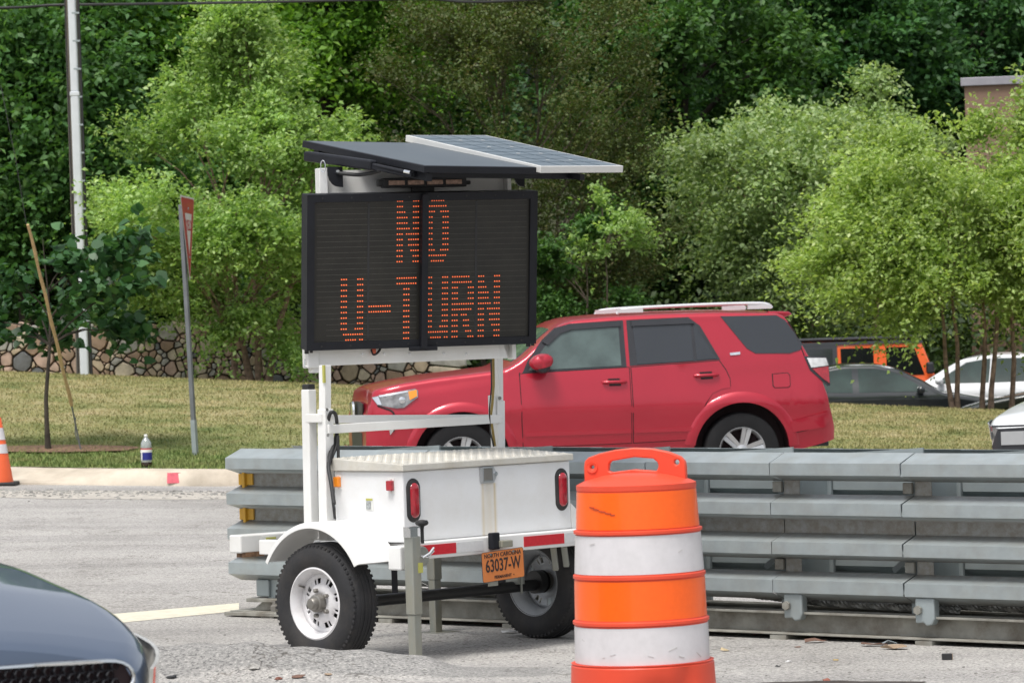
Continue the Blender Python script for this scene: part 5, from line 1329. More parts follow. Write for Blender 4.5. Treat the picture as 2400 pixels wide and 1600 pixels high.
b=MB(); b.M=YM; b.lathe([(.014,-.012),(.014,-.004)],(0,0,hS*.36),'Y',8); b.lathe([(.014,-.012),(.014,-.004)],(0,0,-hS*.2),'Y',8); b.build('sign_bolts',galv,yp,world=True)
# utility pole with a white cable guard
Yp=53.7; pb=at(199,866,Yp); pb.z=G(pb.x,Yp)-.05; pt=at(163,-160,Yp)
PL=thing('utility_pole','tall leaning wooden utility pole with a white cable guard down its front','utility pole',(pb.x,pb.y,pb.z))
wood=mat('weathered_wood',(.13,.11,.09),.85,var=.35,vs=4,stretch=(6,6,.5),bump=.4,bs=30); guard=mat('cable_guard',(.60,.63,.66),.45,var=.04,dirt=.25,dc=(.3,.31,.32),ds=1.2)
b=MB(); off_=Vector((-.018,.10,0)); b.tube([pb+off_,pb+off_+(pt-pb)*.5,pt+off_],[.118,.108,.095],14); b.build('wooden_pole',wood,PL,world=True,smooth=60)
dirp=(pt-pb)
def pp(y): # point on the pole axis at picture row y
    t=(866-y)/(866+160); return pb+dirp*t
b=MB(); b.beam(pp(866),pp(215),.155,.12); g1=b.build('cable_guard',guard,PL,world=True,bevel=.03,seg=3)
b=MB(); b.beam(pp(210),pp(-160),.135,.11); b.build('cable_guard',guard,PL,world=True,bevel=.03,seg=3)
b=MB(); b.beam(pp(218),pp(208),.165,.13); b.build('guard_collar',guard,PL,world=True,bevel=.01)
b=MB(); o2=Vector((.092,-.03,0)); b.tube([pp(866)+o2,pp(400)+o2,pp(-160)+o2],.016,8); o3=Vector((-.092,-.02,0)); b.tube([pp(866)+o3,pp(400)+o3,pp(-160)+o3],.010,6); b.build('riser_cable',blackpl,PL,world=True)
b=MB()
for y in range(-100,860,64): b.box(pp(y)+Vector((.05,-.062,0)),(.10,.012,.025))
b.build('guard_strap',galv,PL,world=True,kind='stuff')
# overhead cable
b=MB(); pts=[]
cA=at(-300,14,54.6);cB=at(163,12,54.6);cC=at(1400,-14,50)
b.tube(smoothpath([at(-2500,-60,58),cA,cB,at(600,6,53),at(960,-2,52),cC,at(3500,-260,45)],6),.020,6); o=b.build('overhead_cable',blackpl,smooth=60); tag(o,'black overhead cable crossing the top of the picture past the utility pole','cable')
b=MB(); b.tube([at(2,200,53.5),at(38,380,53.2),at(62,525,53)],.0045,5); o=b.build('guy_wire',blackpl,smooth=60); tag(o,'thin sagging guy wire hanging above the tan stake at the left edge','wire')
# traffic cone at the left edge
cb_=gr(8,1133,30,43); cb_.y=min(cb_.y,yc_(cb_.x)-.24); cz0=G(cb_.x,cb_.y)
CN=thing('traffic_cone','orange traffic cone with two white bands cut by the left edge','traffic cone',(cb_.x-.02,cb_.y,cz0))
hC=.72; coneo=mat('cone_orange',(.75,.12,.035),.45,var=.06); 
def rc_(z): return .165-.118*z/hC
b=MB(); b.lathe([(rc_(.03),.03),(rc_(.70),.70),(.035,.715),(.03,.715)],(0,0,0),'Z',32); b.build('cone_body',coneo,CN,smooth=50)
b=MB(); b.box((0,0,.018),(.40,.40,.036)); b.build('cone_base',rubber,CN,bevel=.012)
for z0_,z1_ in ((.335,.43),(.475,.60)):
    b=MB(); b.lathe([(rc_(z0_)+.003,z0_),(rc_(z1_)+.003,z1_)],(0,0,0),'Z',32); b.f=b.f[:-2]; b.build('white_band',shW,CN,smooth=50)
# soda bottle standing on the kerb
bb=gr(333,1104,35,50); bb=Vector((bb.x,yc_(bb.x)+.55,G(bb.x,yc_(bb.x)-.01)+.165))
BT=thing('soda_bottle','clear plastic soda bottle with a red, white and blue label standing on the kerb','bottle',bb)
clear=mat('clear_plastic',(.55,.60,.60),.12,var=.15,vs=30,coat=1); 
nt=clear.node_tree; nt.nodes['Principled BSDF'].inputs['Transmission Weight'].default_value=.55
s_=1.05
prof=[(.045,.0),(.055,.01),(.057,.03),(.056,.10),(.054,.16),(.057,.22),(.052,.255),(.034,.285),(.018,.305),(.0145,.315),(.0145,.322)]
b=MB(); b.lathe([(r*s_,z*s_) for r,z in prof],(0,0,0),'Z',24); b.build('bottle_body',clear,BT,smooth=50)
b=MB(); b.lathe([(.0445*s_,.004),(.0555*s_,.012),(.0575*s_,.035),(.0575*s_,.062),(0,.062)],(0,0,0),'Z',24); b.build('cola_remains',mat('cola',(.02,.008,.005),.15,coat=.6),BT,smooth=50)
b=MB(); b.lathe([(.017*s_,.318*s_),(.017*s_,.335*s_),(.015*s_,.338*s_),(0,.338*s_)],(0,0,0),'Z',16); b.build('bottle_cap',stickw,BT,smooth=50)
for z0_,z1_,m in ((.085,.165,mat('label_blue',(.012,.02,.20),.35)),(.165,.195,stickw),(.195,.208,mat('label_red',(.5,.03,.03),.35))):
    b=MB(); b.lathe([(.0585*s_,z0_),(.0585*s_,z1_)],(0,0,0),'Z',24); b.f=b.f[:-2]; b.build('label_band',m,BT,smooth=50)
b=MB(); b.box((-.045,-.045,.125),(.012,.012,.085)); b.build('label_panel',stickw,BT)
# tan stake leaning beside the sapling
sb=gr(190,1059); 
ST=thing('tree_stake','long tan wooden stake leaning left beside the sapling with a wire foot','stake',sb)
s0=at(168,950,sb.y-.1); s1=at(66,526,sb.y-1.3)
tan=mat('stake_wood',(.50,.34,.17),.7,var=.2,vs=5,stretch=(8,8,1),bump=.3,bs=30)
pts=[s0+(s1-s0)*t+Vector((.004*math.sin(t*23),0,0)) for t in np.linspace(0,1,14)]; b=MB(); b.tube(pts,[.021-.004*t+.003*math.sin(t*31) for t in np.linspace(0,1,14)],8); b.build('wooden_stake',tan,ST,world=True,smooth=60)
b=MB(); b.tube([s0+(s1-s0)*.01,at(176,990,sb.y),sb],.010,6); b.tube(smoothpath([at(174,985,sb.y),at(177,978,sb.y),at(176,1010,sb.y),at(180,1030,sb.y)]),.006,5); b.build('tie_wire',steel,ST,world=True,smooth=60)
# thin orange marker behind the red car's bonnet
mb=at(876,900,57.0); mb.z=G(mb.x,57)
MK=thing('marker_post','thin orange brown marker post standing beyond the red bonnet','post',mb)
b=MB(); b.beam(mb,at(876,830,57.0),.045,.03); b.build('marker_board',mat('marker_paint',(.42,.15,.06),.7,var=.2),MK,world=True,bevel=.004)
b=MB(); b.beam(at(876,838,56.97),at(876,833,56.97),.05,.035); b.build('marker_head',coneo,MK,world=True)
# litter
def scrap(px,py,sz,m,name,label,seed,cat='litter',group=None,h=.02):
    r=random.Random(seed); g=gr(px,py,15,24); n=7; V=[];
    for k in range(n):
        a=2*math.pi*k/n; rr=sz*r.uniform(.6,1.1); V.append((rr*math.cos(a),rr*.7*math.sin(a),.003+abs(r.gauss(0,min(h,sz*.14)))))
    t=[(x,y,z+.003) for x,y,z in V]
    b=MB(); b.add(V+t,[tuple(range(n-1,-1,-1)),tuple(range(n,2*n))]+[(i,(i+1)%n,(i+1)%n+n,i+n) for i in range(n)])
    for i,p in enumerate(b.v): p.z+=G(g.x+p.x,g.y+p.y)-G(g.x,g.y)
    o=b.build(name,m,recalc=True); o.location=g; tag(o,label,cat,group); return o
card=mat('cardboard',(.30,.22,.15),.85,var=.2,vs=12); cardd=mat('dark_cardboard',(.16,.09,.065),.85,var=.3,vs=20); foil=mat('foil',(.30,.34,.36),.35,var=.2,vs=30)
scrap(2100,1521,.085,card,'cardboard_scrap','tan torn cardboard lying under the rail near the right edge',1)
scrap(2045,1514,.075,cardd,'cardboard_scrap','dark reddish cardboard tucked against the rail left of the tan piece',2)
scrap(2085,1512,.055,foil,'wrapper_scrap','pale blue wrapper lying on the cardboard by the rail',3)
scrap(1915,1506,.07,cardd,'cardboard_scrap','brown torn card against the rail right of the drum',4)
scrap(1903,1501,.03,mat('green_scrap',(.25,.42,.36),.6),'plastic_scrap','pale green plastic shred on the rail foot',5)
scrap(1195,1483,.055,whtape,'paper_scrap','crumpled white paper beside the far trailer wheel',6)
scrap(1870,1518,.022,cardd,'leaf_scrap','small rusty chip on the tarmac just right of the drum',7)
scrap(1700,1526,.03,mat('straw',(.45,.36,.22),.8),'straw_scrap','pale straw-coloured sliver close to the drum',8)
scrap(1848,1552,.02,whtape,'paper_scrap','tiny white paper fleck on the open tarmac right of the drum',9)
def rock(px,py,s,m,label,seed,name='stone_chunk',sq=(1,.8,.7),cat='stone',y0=15):
    r=random.Random(seed); g=gr(px,py,y0,24); bm=bmesh.new(); bmesh.ops.create_icosphere(bm,subdivisions=2,radius=1)
    for v in bm.verts:
        n=noise.noise(v.co*1.3+Vector((seed,0,0)))*.45+noise.noise(v.co*3+Vector((0,seed,0)))*.15; v.co*=1+n; v.co=Vector((v.co.x*s*sq[0],v.co.y*s*sq[1],max(-.2,v.co.z)*s*sq[2]+s*.12))
    me=bpy.data.meshes.new(name); bm.to_mesh(me); bm.free(); me.materials.append(m); o=link(name,me); o.location=g; tag(o,label,cat); return o
rock(594,1570,.030,mat('broken_concrete',(.33,.32,.30),.9,var=.4,vs=30,bump=.5),'pale grey broken stone chunk lying in front of the trailer wheel',1,y0=16.5)
rock(652,1592,.018,mat('brown_stone',(.17,.07,.05),.9,var=.3),'small red-brown stone at the bottom edge below the wheel',2,y0=16.5)
rock(1938,1597,.02,mat('red_chip',(.28,.11,.08),.9,var=.3),'reddish stone chip at the bottom edge right of the drum',3,y0=16.5)
scrap(700,1588,.04,cardd,'bark_scrap','flat brown bark piece on the tarmac below the wheel',11,h=.006)
scrap(770,1584,.022,card,'bark_scrap','small tan flake below the jack beside the wheel',12,h=.005)
scrap(402,1591,.032,blackpl,'rubber_scrap','black rubber sliver beside the dark blue bonnet',13,h=.004)
g=gr(2220,1546,15,24); o=MB().box((0,0,.015),(.048,.036,.030)).build('plastic_block',blackpl,bevel=.002); o.location=g; tag(o,'small black square block lying alone on the tarmac at the right','block')
MB().box((.0255,0,.015),(.003,.03,.028)).build('block_side',card,o)
scrap(1960,1549,.018,mat('yellow_leaf',(.40,.28,.10),.8),'dry_leaf','small dry yellowish leaf on the tarmac beyond the drum',14)
scrap(1823,1563,.014,blackpl,'plastic_chip','tiny black chip on the tarmac right of the drum base',15,h=.01)
# mulch ring under the sapling
sp=gr(113,1058); V=[];nn=36
for k in range(nn):
    a=2*math.pi*k/nn; r=1+.18*noise.noise(Vector((math.cos(a)*2,math.sin(a)*2,9))); x=sp.x+.15+.85*math.cos(a)*r; y=sp.y+.1+.42*math.sin(a)*r; V.append((x,y,G(x,y)+.025))
V.append((sp.x+.15,sp.y+.1,G(sp.x+.15,sp.y+.1)+.04))
MB().add(V,[(k,(k+1)%nn,nn) for k in range(nn)]).build('mulch_bed',brown_soil,kind='structure')
# ================================================================ STONE WALL
WYw=55.9
def wallpt(px,py): return at(px,py,WYw)
wx0=wallpt(-60,800).x; wx1=wallpt(1010,800).x; wtop=lambda x:1.83-.012*(x+5)
WL=thing('stone_wall','low dry-laid fieldstone wall of mixed brown, tan and grey stones behind the grass','wall',(wx0,WYw,G(wx0,WYw)))
lx=wx1-wx0; lh=1.35
z0w=G(wx0,WYw)
mort=mat('dark_mortar',(.13,.11,.09),.95,var=.4,vs=20,bump=.5)
b=MB(); b.prism([(wx0,WYw+.10,.45),(wx1,WYw+.10,.3),(wx1,WYw+.10,wtop(wx1)-.05),(wx0,WYw+.10,wtop(wx0)-.05)],(0,0,0),(0,.35,0)); b.build('wall_core',mort,WL,world=True)
stone_m=[mat('stone_%s'%n,c,.85,var=.22,vs=7,bump=.5,bs=25,dirt=.45,dc=(.10,.085,.06),ds=6) for n,c in (('tan',(.42,.335,.24)),('brown',(.29,.20,.14)),('grey',(.34,.33,.30)),('pink',(.42,.30,.24)),('slate',(.13,.135,.14)),('buff',(.50,.43,.33)))]
rs=random.Random(5)
def clip(poly,nx,ny,d):
    out=[]
    for i in range(len(poly)):
        a=poly[i];c=poly[(i+1)%len(poly)]; da=a[0]*nx+a[1]*ny-d; dc_=c[0]*nx+c[1]*ny-d
        if da<=0: out.append(a)
        if (da<0)!=(dc_<0): t=da/(da-dc_); out.append((a[0]+(c[0]-a[0])*t,a[1]+(c[1]-a[1])*t))
    return out
seeds=[]
tries=0
while tries<9000:
    tries+=1; x=rs.uniform(0,lx); z=rs.uniform(-.05,lh+.08); r=rs.choice((.065,.08,.10,.12,.165))
    if all((x-a)**2+((z-c)*1.15)**2>(.5*(r+q)*1.02)**2 for a,c,q in seeds): seeds.append((x,z,r))
stones=0
for i,(x,z,r) in enumerate(seeds):
    top_=wtop(wx0+x)-.62+rs.uniform(-.03,.06)
    if z>1.40: continue
    poly=[(x-.5,z-.4),(x+.5,z-.4),(x+.5,z+.4),(x-.5,z+.4)]
    for j,(a,c,q) in enumerate(seeds):
        if j!=i and (a-x)**2+(c-z)**2<.7:
            dx,dz=a-x,c-z; L=math.hypot(dx,dz); k=.5+.5*(r*r-q*q)/(L*L); nx,nz=dx/L,dz/L
            poly=clip(poly,nx,nz,x*nx+z*nz+L*k-.005)
            if len(poly)<3: break
    if len(poly)<3: continue
    # soften the corners
    pl=poly
    for _ in range(1):
        q=[]
        for k in range(len(pl)):
            a=pl[k];c=pl[(k+1)%len(pl)]; q+=[(a[0]*.84+c[0]*.16,a[1]*.84+c[1]*.16),(a[0]*.16+c[0]*.84,a[1]*.16+c[1]*.84)]
        pl=q
    cxm=sum(p[0] for p in pl)/len(pl); czm=sum(p[1] for p in pl)/len(pl)
    pl=[(cxm+(p[0]-cxm)*rs.uniform(.96,1.01),czm+(p[1]-czm)*rs.uniform(.96,1.01)) for p in pl]
    if len(pl)>20: pl=pl[::2]
    zz0=.52
    if czm+zz0>wtop(wx0+cxm)+.03 : continue
    n=len(pl); bu=rs.uniform(.02,.05); V=[]
    for (kk,yy) in ((1.0,.14),(.985,.01),(.88,-bu*.8)): V+=[(wx0+cxm+(p[0]-cxm)*kk,WYw+yy,zz0+czm+(p[1]-czm)*kk) for p in pl]
    V.append((wx0+cxm,WYw-bu,zz0+czm)); F=[]
    for l in range(2):
        for k in range(n): F.append((l*n+k,l*n+(k+1)%n,(l+1)*n+(k+1)%n,(l+1)*n+k))
    F+=[(2*n+k,2*n+(k+1)%n,3*n) for k in range(n)]
    b=MB(); b.add(V,F); b.build('stone',rs.choices(stone_m,(5,4,3,3,1,3))[0],WL,world=True,smooth=55); stones+=1
print('stones',stones)
# ================================================================ BUILDING
BYd=76.0; c1=at(2263,300,BYd)
BD=thing('brown_building','plain brown building with a pale metal parapet cap beyond the trees at the top right','building',(c1.x,BYd,-.6),R(-9))
brownw=mat('brown_render',(.235,.155,.11),.9,var=.05,vs=.8,bump=.2,bs=30); capm=mat('parapet_metal',(.33,.32,.35),.5,metal=.3,var=.08)
ht=at(2263,188,BYd).z+.6
b=MB(); b.box((7,4,(ht-.05)/2),(14,8,ht-.05)); b.build('wall',brownw,BD)
b=MB(); b.box((7,4,ht-.04),(14.14,8.14,.16)); b.build('parapet_cap',capm,BD,bevel=.01)
b=MB()
for x in (2.4,5.2,8.0): b.box((x,-.02,1.3),(1.2,.06,2.2))
wn=b.build('window_frame',capm,BD); b=MB()
for x in (2.4,5.2,8.0): b.box((x,-.055,1.3),(1.05,.02,2.05))
b.build('window_pane',glass_dark,wn)
# ================================================================ TREES
def leaves(name,P,size,m,parent,aspect=.55,seed=0,up=.45,kind=None,droop=.0,outw=None):
    """P (N,3) world points; kite leaves, one face each; stored in the parent's local space"""
    r=np.random.default_rng(seed); n=len(P)
    nrm=r.normal(0,1,(n,3)); nrm[:,2]=np.abs(nrm[:,2])+up; nrm/=np.linalg.norm(nrm,axis=1)[:,None]
    a=r.normal(0,1,(n,3)); 
    if outw is not None: a=a*.6+outw
    a[:,2]-=droop
    a-=nrm*np.sum(a*nrm,1)[:,None]; a/=np.linalg.norm(a,axis=1)[:,None]+1e-9; b_=np.cross(nrm,a)
    s=(size*r.uniform(.6,1.3,n))[:,None]; fold=nrm*s*.12
    if aspect>.9:   # broad heart-shaped leaf
        prof=((-.42,0,0),(-.52,.24,.5),(-.34,.47,1),(.02,.46,.9),(.32,.24,.3),(.56,0,-.6),(.32,-.24,.3),(.02,-.46,.9),(-.34,-.47,1),(-.52,-.24,.5))
    else: prof=((-.5,0,0),(-.02,aspect*.5,1),(.5,0,-.5),(-.02,-aspect*.5,1))
    k_=len(prof); V=np.stack([P+a*s*u_+b_*s*v_+fold*w_ for u_,v_,w_ in prof],1).reshape(-1,3)
    V=V-np.array(parent.location)[None,:]
    F=np.arange(k_*n).reshape(-1,k_)
    return npmesh(name,V,F,m,parent,kind)
def envelope_noise(d,seed,amp):
    out=np.empty(len(d))
    for i,v in enumerate(d): 
        q=Vector(v); out[i]=1+amp*(noise.noise(q*1.6+Vector((seed,0,0)))*1.3+noise.noise(q*3.7+Vector((0,seed,0)))*.8)
    return out
def tree(name,label,base,crown_c,rad,nsprays,perspray,leaf,lm,bm_,trunk=None,spray=.5,seed=1,shape='round',droop=.25,upk=.25,amp=.22,limbs=14,aspect=.55,trunk_r=.09,group=None,shell=.45,cat='tree',flat=.35,vis=None,boughs=None):
    r=np.random.default_rng(seed); rr=random.Random(seed)
    root=thing(name,label,cat,base,0,group); base=Vector(base); C=np.array(crown_c,float); Rd=np.array(rad,float)
    # boughs run from the trunk to the crown's edge and carry the sprays, so gaps stay open between them
    nb=boughs or max(14,nsprays//24)
    d=r.normal(0,1,(nb*3,3)); d/=np.linalg.norm(d,axis=1)[:,None]
    if vis: d=d[~((d[:,1]>.30)&(r.random(len(d))<vis+.2))]
    # spread the directions out: drop those too close to one already kept
    kept=[]
    for v in d:
        if len(kept)>=nb: break
        if all(np.dot(v,k)<math.cos(1.25/math.sqrt(nb)) for k in kept): kept.append(v)
    d=np.array(kept); nb=len(d)
    e=envelope_noise(d,seed,amp)*r.uniform(.86,1.12,nb)
    if shape=='cone':
        sx_=np.where(d[:,2]>0,(1-d[:,2])**1.0*1.2+.03,1.12)
        hd=np.hypot(d[:,0],d[:,1])+1e-6; d2=np.stack([d[:,0]/hd*sx_,d[:,1]/hd*sx_,d[:,2]],1); D=np.where(d[:,2:3]>0,d2,d*np.array([1.12,1.1,1]))
    else: D=d
    tips=C+D*Rd*e[:,None]
    axis_x=C[0]; rise=.45*np.hypot(tips[:,0]-axis_x,tips[:,1]-C[1])+.25*Rd[2]
    roots=np.stack([np.full(nb,axis_x)+.25*(tips[:,0]-axis_x),np.full(nb,C[1])+.2*(tips[:,1]-C[1]),np.maximum(tips[:,2]-rise,C[2]-Rd[2]*.95)],1)
    per_b=max(3,nsprays//nb); sB=r.random((nb,per_b))**.55
    # length share: long boughs carry more
    Pc=roots[:,None,:]+(tips-roots)[:,None,:]*(.22+.78*sB)[...,None]
    LB=np.linalg.norm(tips-roots,axis=1)
    Pc[...,2]+=(.16*LB)[:,None]*np.sin(np.pi*sB)*.6
    wid=(.05+.13*(1-sB))*LB[:,None]
    Pc=Pc+r.normal(0,1,Pc.shape)*wid[...,None]*np.array([1,1,.42])
    bd=(tips-roots)/LB[:,None]; BD=np.broadcast_to(bd[:,None,:],Pc.shape).reshape(-1,3)
    Pc=Pc.reshape(-1,3); n=len(Pc)
    # sprays: twig fans that run outwards and droop
    out=BD*1.0+np.array([0,0,upk*.5]); out/=np.linalg.norm(out,axis=1)[:,None]+1e-9
    L=spray*r.uniform(.6,1.3,n)
    nt_=5; per=perspray//nt_
    dirs=out[:,None,:]+r.normal(0,.55,(n,nt_,3)); dirs[:,:,2]*=(1-flat*.5); dirs/=np.linalg.norm(dirs,axis=2)[:,:,None]
    t=r.random((n,nt_,per)); 
    P=Pc[:,None,None,:]+dirs[:,:,None,:]*(t*L[:,None,None])[...,None]
    P=P+r.normal(0,1,P.shape)*np.array([.055,.055,.04])*spray
    P[...,2]-=droop*(t**2)*L[:,None,None]
    ow=np.broadcast_to(dirs[:,:,None,:],P.shape).reshape(-1,3)
    P=P.reshape(-1,3)
    leaves('crown',P,leaf,lm,root,aspect=aspect,seed=seed+9,droop=.25,outw=ow)
    # trunk and limbs
    b=MB()
    trunks=trunk or [(base,Vector((C[0],C[1],C[2]+Rd[2]*.55)))]
    nodes=[]
    for (p0,p1) in trunks:
        p0=Vector(p0);p1=Vector(p1); ph=rr.uniform(0,6)
        pts=[p0+(p1-p0)*t+Vector((.06*math.sin(t*7+ph),.04*math.cos(t*5+ph),0))*(p1-p0).length*.25*min(1,t*3) for t in np.linspace(0,1,9)]
        b.tube(pts,[trunk_r*(1.25 if i==0 else 1)*(1-.85*i/8) for i in range(9)],8)
        nodes+= [(p,trunk_r*(1-.8*i/8)) for i,p in enumerate(pts[3:])]
    b.build('trunk',bm_,root,world=True,smooth=70)
    b=MB()
    for k in range(nb):
        q0=Vector(roots[k]); p,rad0=min(nodes,key=lambda t:(t[0]-q0).length); tgt=Vector(tips[k]); mid=(p+tgt)*.5+Vector((0,0,.10*(tgt-p).length)); rad0=min(rad0,trunk_r)
        b.tube([p,(p+mid)*.5+Vector((0,0,.03)),mid,(mid+tgt)*.5,tgt],[rad0*.5,rad0*.38,rad0*.28,rad0*.18,.004],5)
    b.build('limbs',bm_,root,world=True,smooth=70)
    return root
bark=mat('bark_brown',(.13,.10,.075),.9,var=.4,vs=14,bump=.8,bs=30); barkb=mat('birch_bark',(.25,.17,.125),.9,var=.5,vs=16,bump=.9,bs=22); barkd=mat('dark_bark',(.05,.04,.03),.9,var=.4,vs=8,bump=.6)
L_birch=leafmat('birch_leaf',(.19,.32,.09),(.31,.46,.15),(.50,.63,.29),.44)
L_birch2=leafmat('birch_leaf_bright',(.22,.33,.085),(.35,.47,.15),(.54,.63,.29),.44)
L_birch3=leafmat('birch_leaf_grey',(.19,.29,.11),(.32,.43,.19),(.50,.59,.34),.40)
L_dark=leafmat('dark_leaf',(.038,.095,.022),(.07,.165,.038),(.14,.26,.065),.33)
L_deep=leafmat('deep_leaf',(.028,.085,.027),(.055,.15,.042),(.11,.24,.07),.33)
L_bright=leafmat('bright_leaf',(.09,.21,.025),(.15,.31,.04),(.26,.44,.08),.42)
L_blue=leafmat('left_leaf',(.055,.14,.040),(.095,.22,.06),(.19,.34,.12),.36)
L_myrt=leafmat('myrtle_leaf',(.075,.115,.030),(.095,.125,.036),(.13,.115,.045),.30)
L_redb=leafmat('sapling_leaf',(.030,.085,.030),(.05,.13,.045),(.085,.19,.07),.28,.42)
def base_at(px,Y): 
    a=at(px,800,Y); return Vector((a.x,Y,G(a.x,Y)))
def crown_at(px,py,Y,wpx,hpx,depth=None):
    c=at(px,py,Y); rx=wpx/2/FPX*Y; rz=hpx/2/FPX*Y; return (c.x,Y,c.z),(rx,depth or rx*.8,rz)
TQ=1.0
# river birch in front of the wall
bA=base_at(605,54.6); cA_,rA=crown_at(555,420,54.6,560,720)
rA=(rA[0],1.5,rA[2]*1.0)
tree('river_birch','light green multi-stemmed birch standing against the stone wall left of the sign',bA,cA_,rA,1400,60,.075,L_birch,barkb,
  trunk=[(bA,at(600,250,54.6)),(bA+Vector((-.12,.05,0)),at(490,330,54.5)),(bA+Vector((.12,0,0)),at(760,300,54.7)),(bA+Vector((-.35,.1,0)),at(530,560,54.4))],spray=.62,boughs=62,seed=12,shape='cone',droop=.30,amp=.30,upk=.5,limbs=46,trunk_r=.05,shell=.42,vis=.5)
# birch on the crest at the right with slim trunks
bG=base_at(2240,54.2); cG,rG=crown_at(2235,540,54.2,600,360); rG=(rG[0],1.5,rG[2])
tree('river_birch','bright green spreading birch with slim trunks rising from the grass crest at the right',bG,cG,rG,1350,60,.075,L_birch2,barkb,
  trunk=[(bG,at(2225,520,54.2)),(base_at(2296,54.4),at(2300,420,54.3)),(base_at(2316,54.2),at(2340,400,54.4)),(base_at(2362,54.5),at(2380,380,54.5)),(base_at(2232,54.2),at(2180,560,54.2))],spray=.8,seed=23,shape='round',droop=.35,amp=.34,upk=.4,limbs=50,trunk_r=.042,shell=.42,vis=.5)
bG2=base_at(2480,54.6); cG2,rG2=crown_at(2490,460,54.8,330,480)
tree('river_birch','taller bright green birch cut by the right edge in front of the brown building',bG2,cG2,(rG2[0],1.3,rG2[2]),900,45,.088,L_birch2,barkb,spray=.8,seed=29,shape='cone',droop=.3,amp=.3,upk=.4,limbs=24,trunk_r=.042,shell=.42,vis=.5)
# greyer birch beyond the parked cars
bF=base_at(1850,70); cF,rF=crown_at(1845,490,70,400,440); rF=(rF[0],2.0,rF[2])
tree('river_birch','pale grey-green birch rising beyond the parked cars above the red car roof',bF,cF,rF,1350,45,.10,L_birch3,barkb,
  trunk=[(bF,at(1900,300,70)),(bF+Vector((.2,0,0)),at(1800,350,70)),(bF,at(1980,380,70))],spray=1.0,seed=31,shape='round',droop=.4,amp=.32,limbs=40,trunk_r=.08,shell=.42,vis=.5)
cF2,rF2=crown_at(2055,370,71,200,330); bF2=base_at(2040,71)
tree('young_birch','slender pale birch top poking up between the grey-green and bright green birches',bF2,cF2,(rF2[0],1.2,rF2[2]),620,40,.10,L_birch3,barkb,spray=.7,seed=37,shape='cone',droop=.3,amp=.3,limbs=16,trunk_r=.06,vis=.5)
# crape myrtle, fine olive and reddish foliage
bD=base_at(1210,66.5); cD,rD=crown_at(1215,380,66.5,680,900); rD=(rD[0],2.3,rD[2])
tree('crape_myrtle','tall olive brown crape myrtle with reddish tips behind the solar panels',bD,cD,rD,2300,46,.068,L_myrt,bark,
  trunk=[(bD+Vector((d,0,0)),at(x,260,66.5)) for d,x in ((-.3,1050),(-.1,1160),(.1,1250),(.3,1340),(.4,1420))],spray=.6,seed=41,droop=-.15,upk=.9,amp=.22,limbs=40,trunk_r=.06,shell=.40,vis=.4)
cB,rB=crown_at(1370,650,63,330,250); bB=base_at(1370,63)
tree('bush','mid green bush with pale shoots low between the sign and the red car',bB,cB,(rB[0],.8,rB[2]),330,40,.085,L_dark,bark,spray=.45,seed=47,amp=.3,limbs=10,trunk_r=.04,cat='bush')
cB,rB=crown_at(1420,545,62.5,190,140); bB2=base_at(1400,62.5)
tree('young_birch','thin sprays of pale green leaves in front of the dark trees right of the sign',bB2,cB,(rB[0],.5,rB[2]),60,40,.085,L_birch,bark,spray=.5,seed=48,amp=.5,limbs=10,trunk_r=.03,droop=.3)
# sapling with large round leaves
sp=gr(113,1058); cS,rS=crown_at(160,690,sp.y+.35,400,240)
tree('redbud_sapling','young thin-stemmed tree with large round dark leaves planted in a mulch ring at the left',sp,cS,(rS[0],.7,rS[2]),110,20,.115,L_redb,barkd,
  trunk=[(sp,at(108,560,sp.y))],spray=.45,seed=53,droop=.25,amp=.35,limbs=18,aspect=.95,trunk_r=.030,shell=.5,flat=.6)
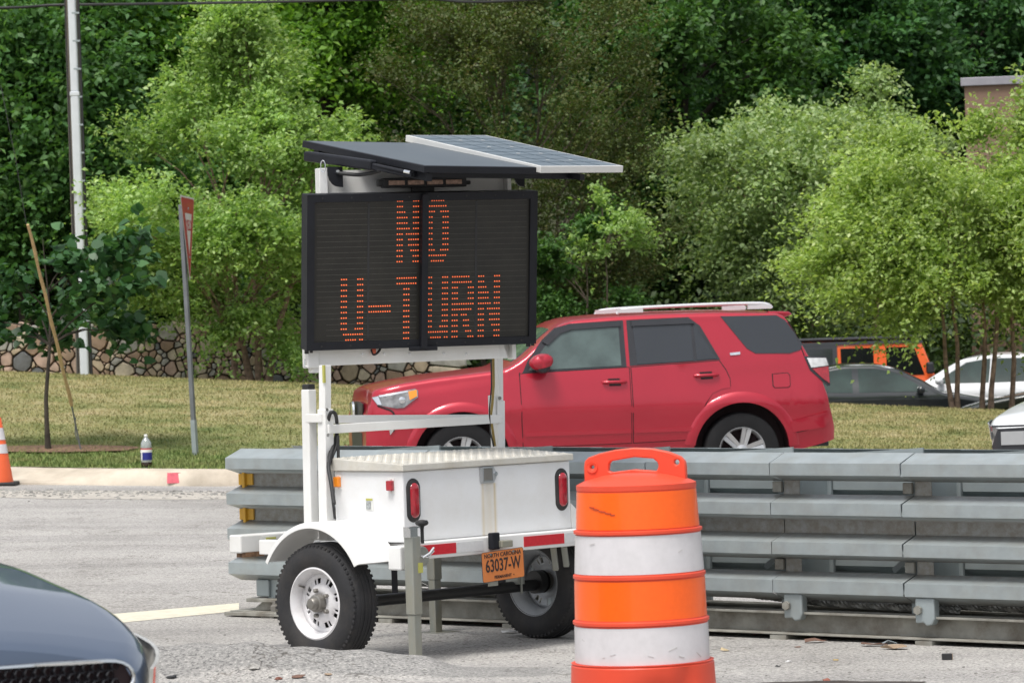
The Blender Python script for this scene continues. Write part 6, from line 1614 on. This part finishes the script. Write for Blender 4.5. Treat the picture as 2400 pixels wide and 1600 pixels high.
# woodland trees
WD=[ # name,label,px,py,Y,w,h,leaf mat,nsprays,leaf,seed
 ('woodland_tree','dark blue-green tree with hanging foliage filling the left edge behind the pole',70,330,60,520,800,L_blue,1700,.13,61),
 ('woodland_tree','fresh bright green tree behind the top left of the birch',350,170,62.5,520,640,L_bright,1700,.14,62),
 ('woodland_tree','bright green tree top between the birch and the crape myrtle',760,60,74,420,420,L_bright,1000,.14,63),
 ('woodland_tree','dark green tree in the gap between the birch and the crape myrtle',880,360,78,480,760,L_dark,1300,.15,64),
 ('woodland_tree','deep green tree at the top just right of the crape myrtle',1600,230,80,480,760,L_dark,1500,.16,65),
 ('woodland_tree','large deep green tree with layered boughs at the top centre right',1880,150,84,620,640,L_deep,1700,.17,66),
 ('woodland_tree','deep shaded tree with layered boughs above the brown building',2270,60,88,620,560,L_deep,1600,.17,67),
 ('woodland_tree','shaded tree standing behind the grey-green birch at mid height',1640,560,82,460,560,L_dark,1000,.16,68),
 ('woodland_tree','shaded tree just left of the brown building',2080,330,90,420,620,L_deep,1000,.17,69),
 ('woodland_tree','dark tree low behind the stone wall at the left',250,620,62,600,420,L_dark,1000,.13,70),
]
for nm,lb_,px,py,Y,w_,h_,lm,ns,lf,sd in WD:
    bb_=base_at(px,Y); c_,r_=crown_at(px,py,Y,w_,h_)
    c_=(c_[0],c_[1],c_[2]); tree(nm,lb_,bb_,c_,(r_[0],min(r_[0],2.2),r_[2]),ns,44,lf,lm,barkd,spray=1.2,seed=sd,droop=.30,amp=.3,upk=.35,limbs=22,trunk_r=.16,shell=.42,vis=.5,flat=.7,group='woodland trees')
# far woods: one mass nobody could count
def woods():
    r=np.random.default_rng(99); n=150000
    X=r.uniform(-26,26,n); Y=r.uniform(94,104,n); Z=r.uniform(-1,1,n); 
    base=gz(X,Y); Z=base+r.random(n)**.8*13
    keep=np.array([noise.noise(Vector((x*.35,z*.45,y*.3)))>-.22 for x,y,z in zip(X,Y,Z)])
    P=np.stack([X,Y,Z],-1)[keep]
    e=bpy.data.objects.new('tmp',None)
    o=leaves('woods',P,.34,L_deep,e,aspect=.6,seed=5); o.parent=None; o['kind']='stuff'; o['label']='dense dark green woods closing the view behind every tree'; o['category']='woods'
    bpy.data.objects.remove(e)
woods()
hedge=leafmat('hedge_leaf',(.025,.05,.015),(.045,.08,.02),None,.2)
def understory():
    r=np.random.default_rng(77); n=60000
    X=r.uniform(-12,12,n); Y=r.uniform(74,80,n); Z=gz(X,Y)+r.random(n)**1.3*2.4
    e=bpy.data.objects.new('tmp',None); P=np.stack([X,Y,Z],-1)
    o=leaves('understory',P,.16,hedge,e,aspect=.6,seed=6); o['kind']='stuff'; o['label']='shaded scrub growing under the woodland trees'; o['category']='scrub'
    bpy.data.objects.remove(e)
understory()
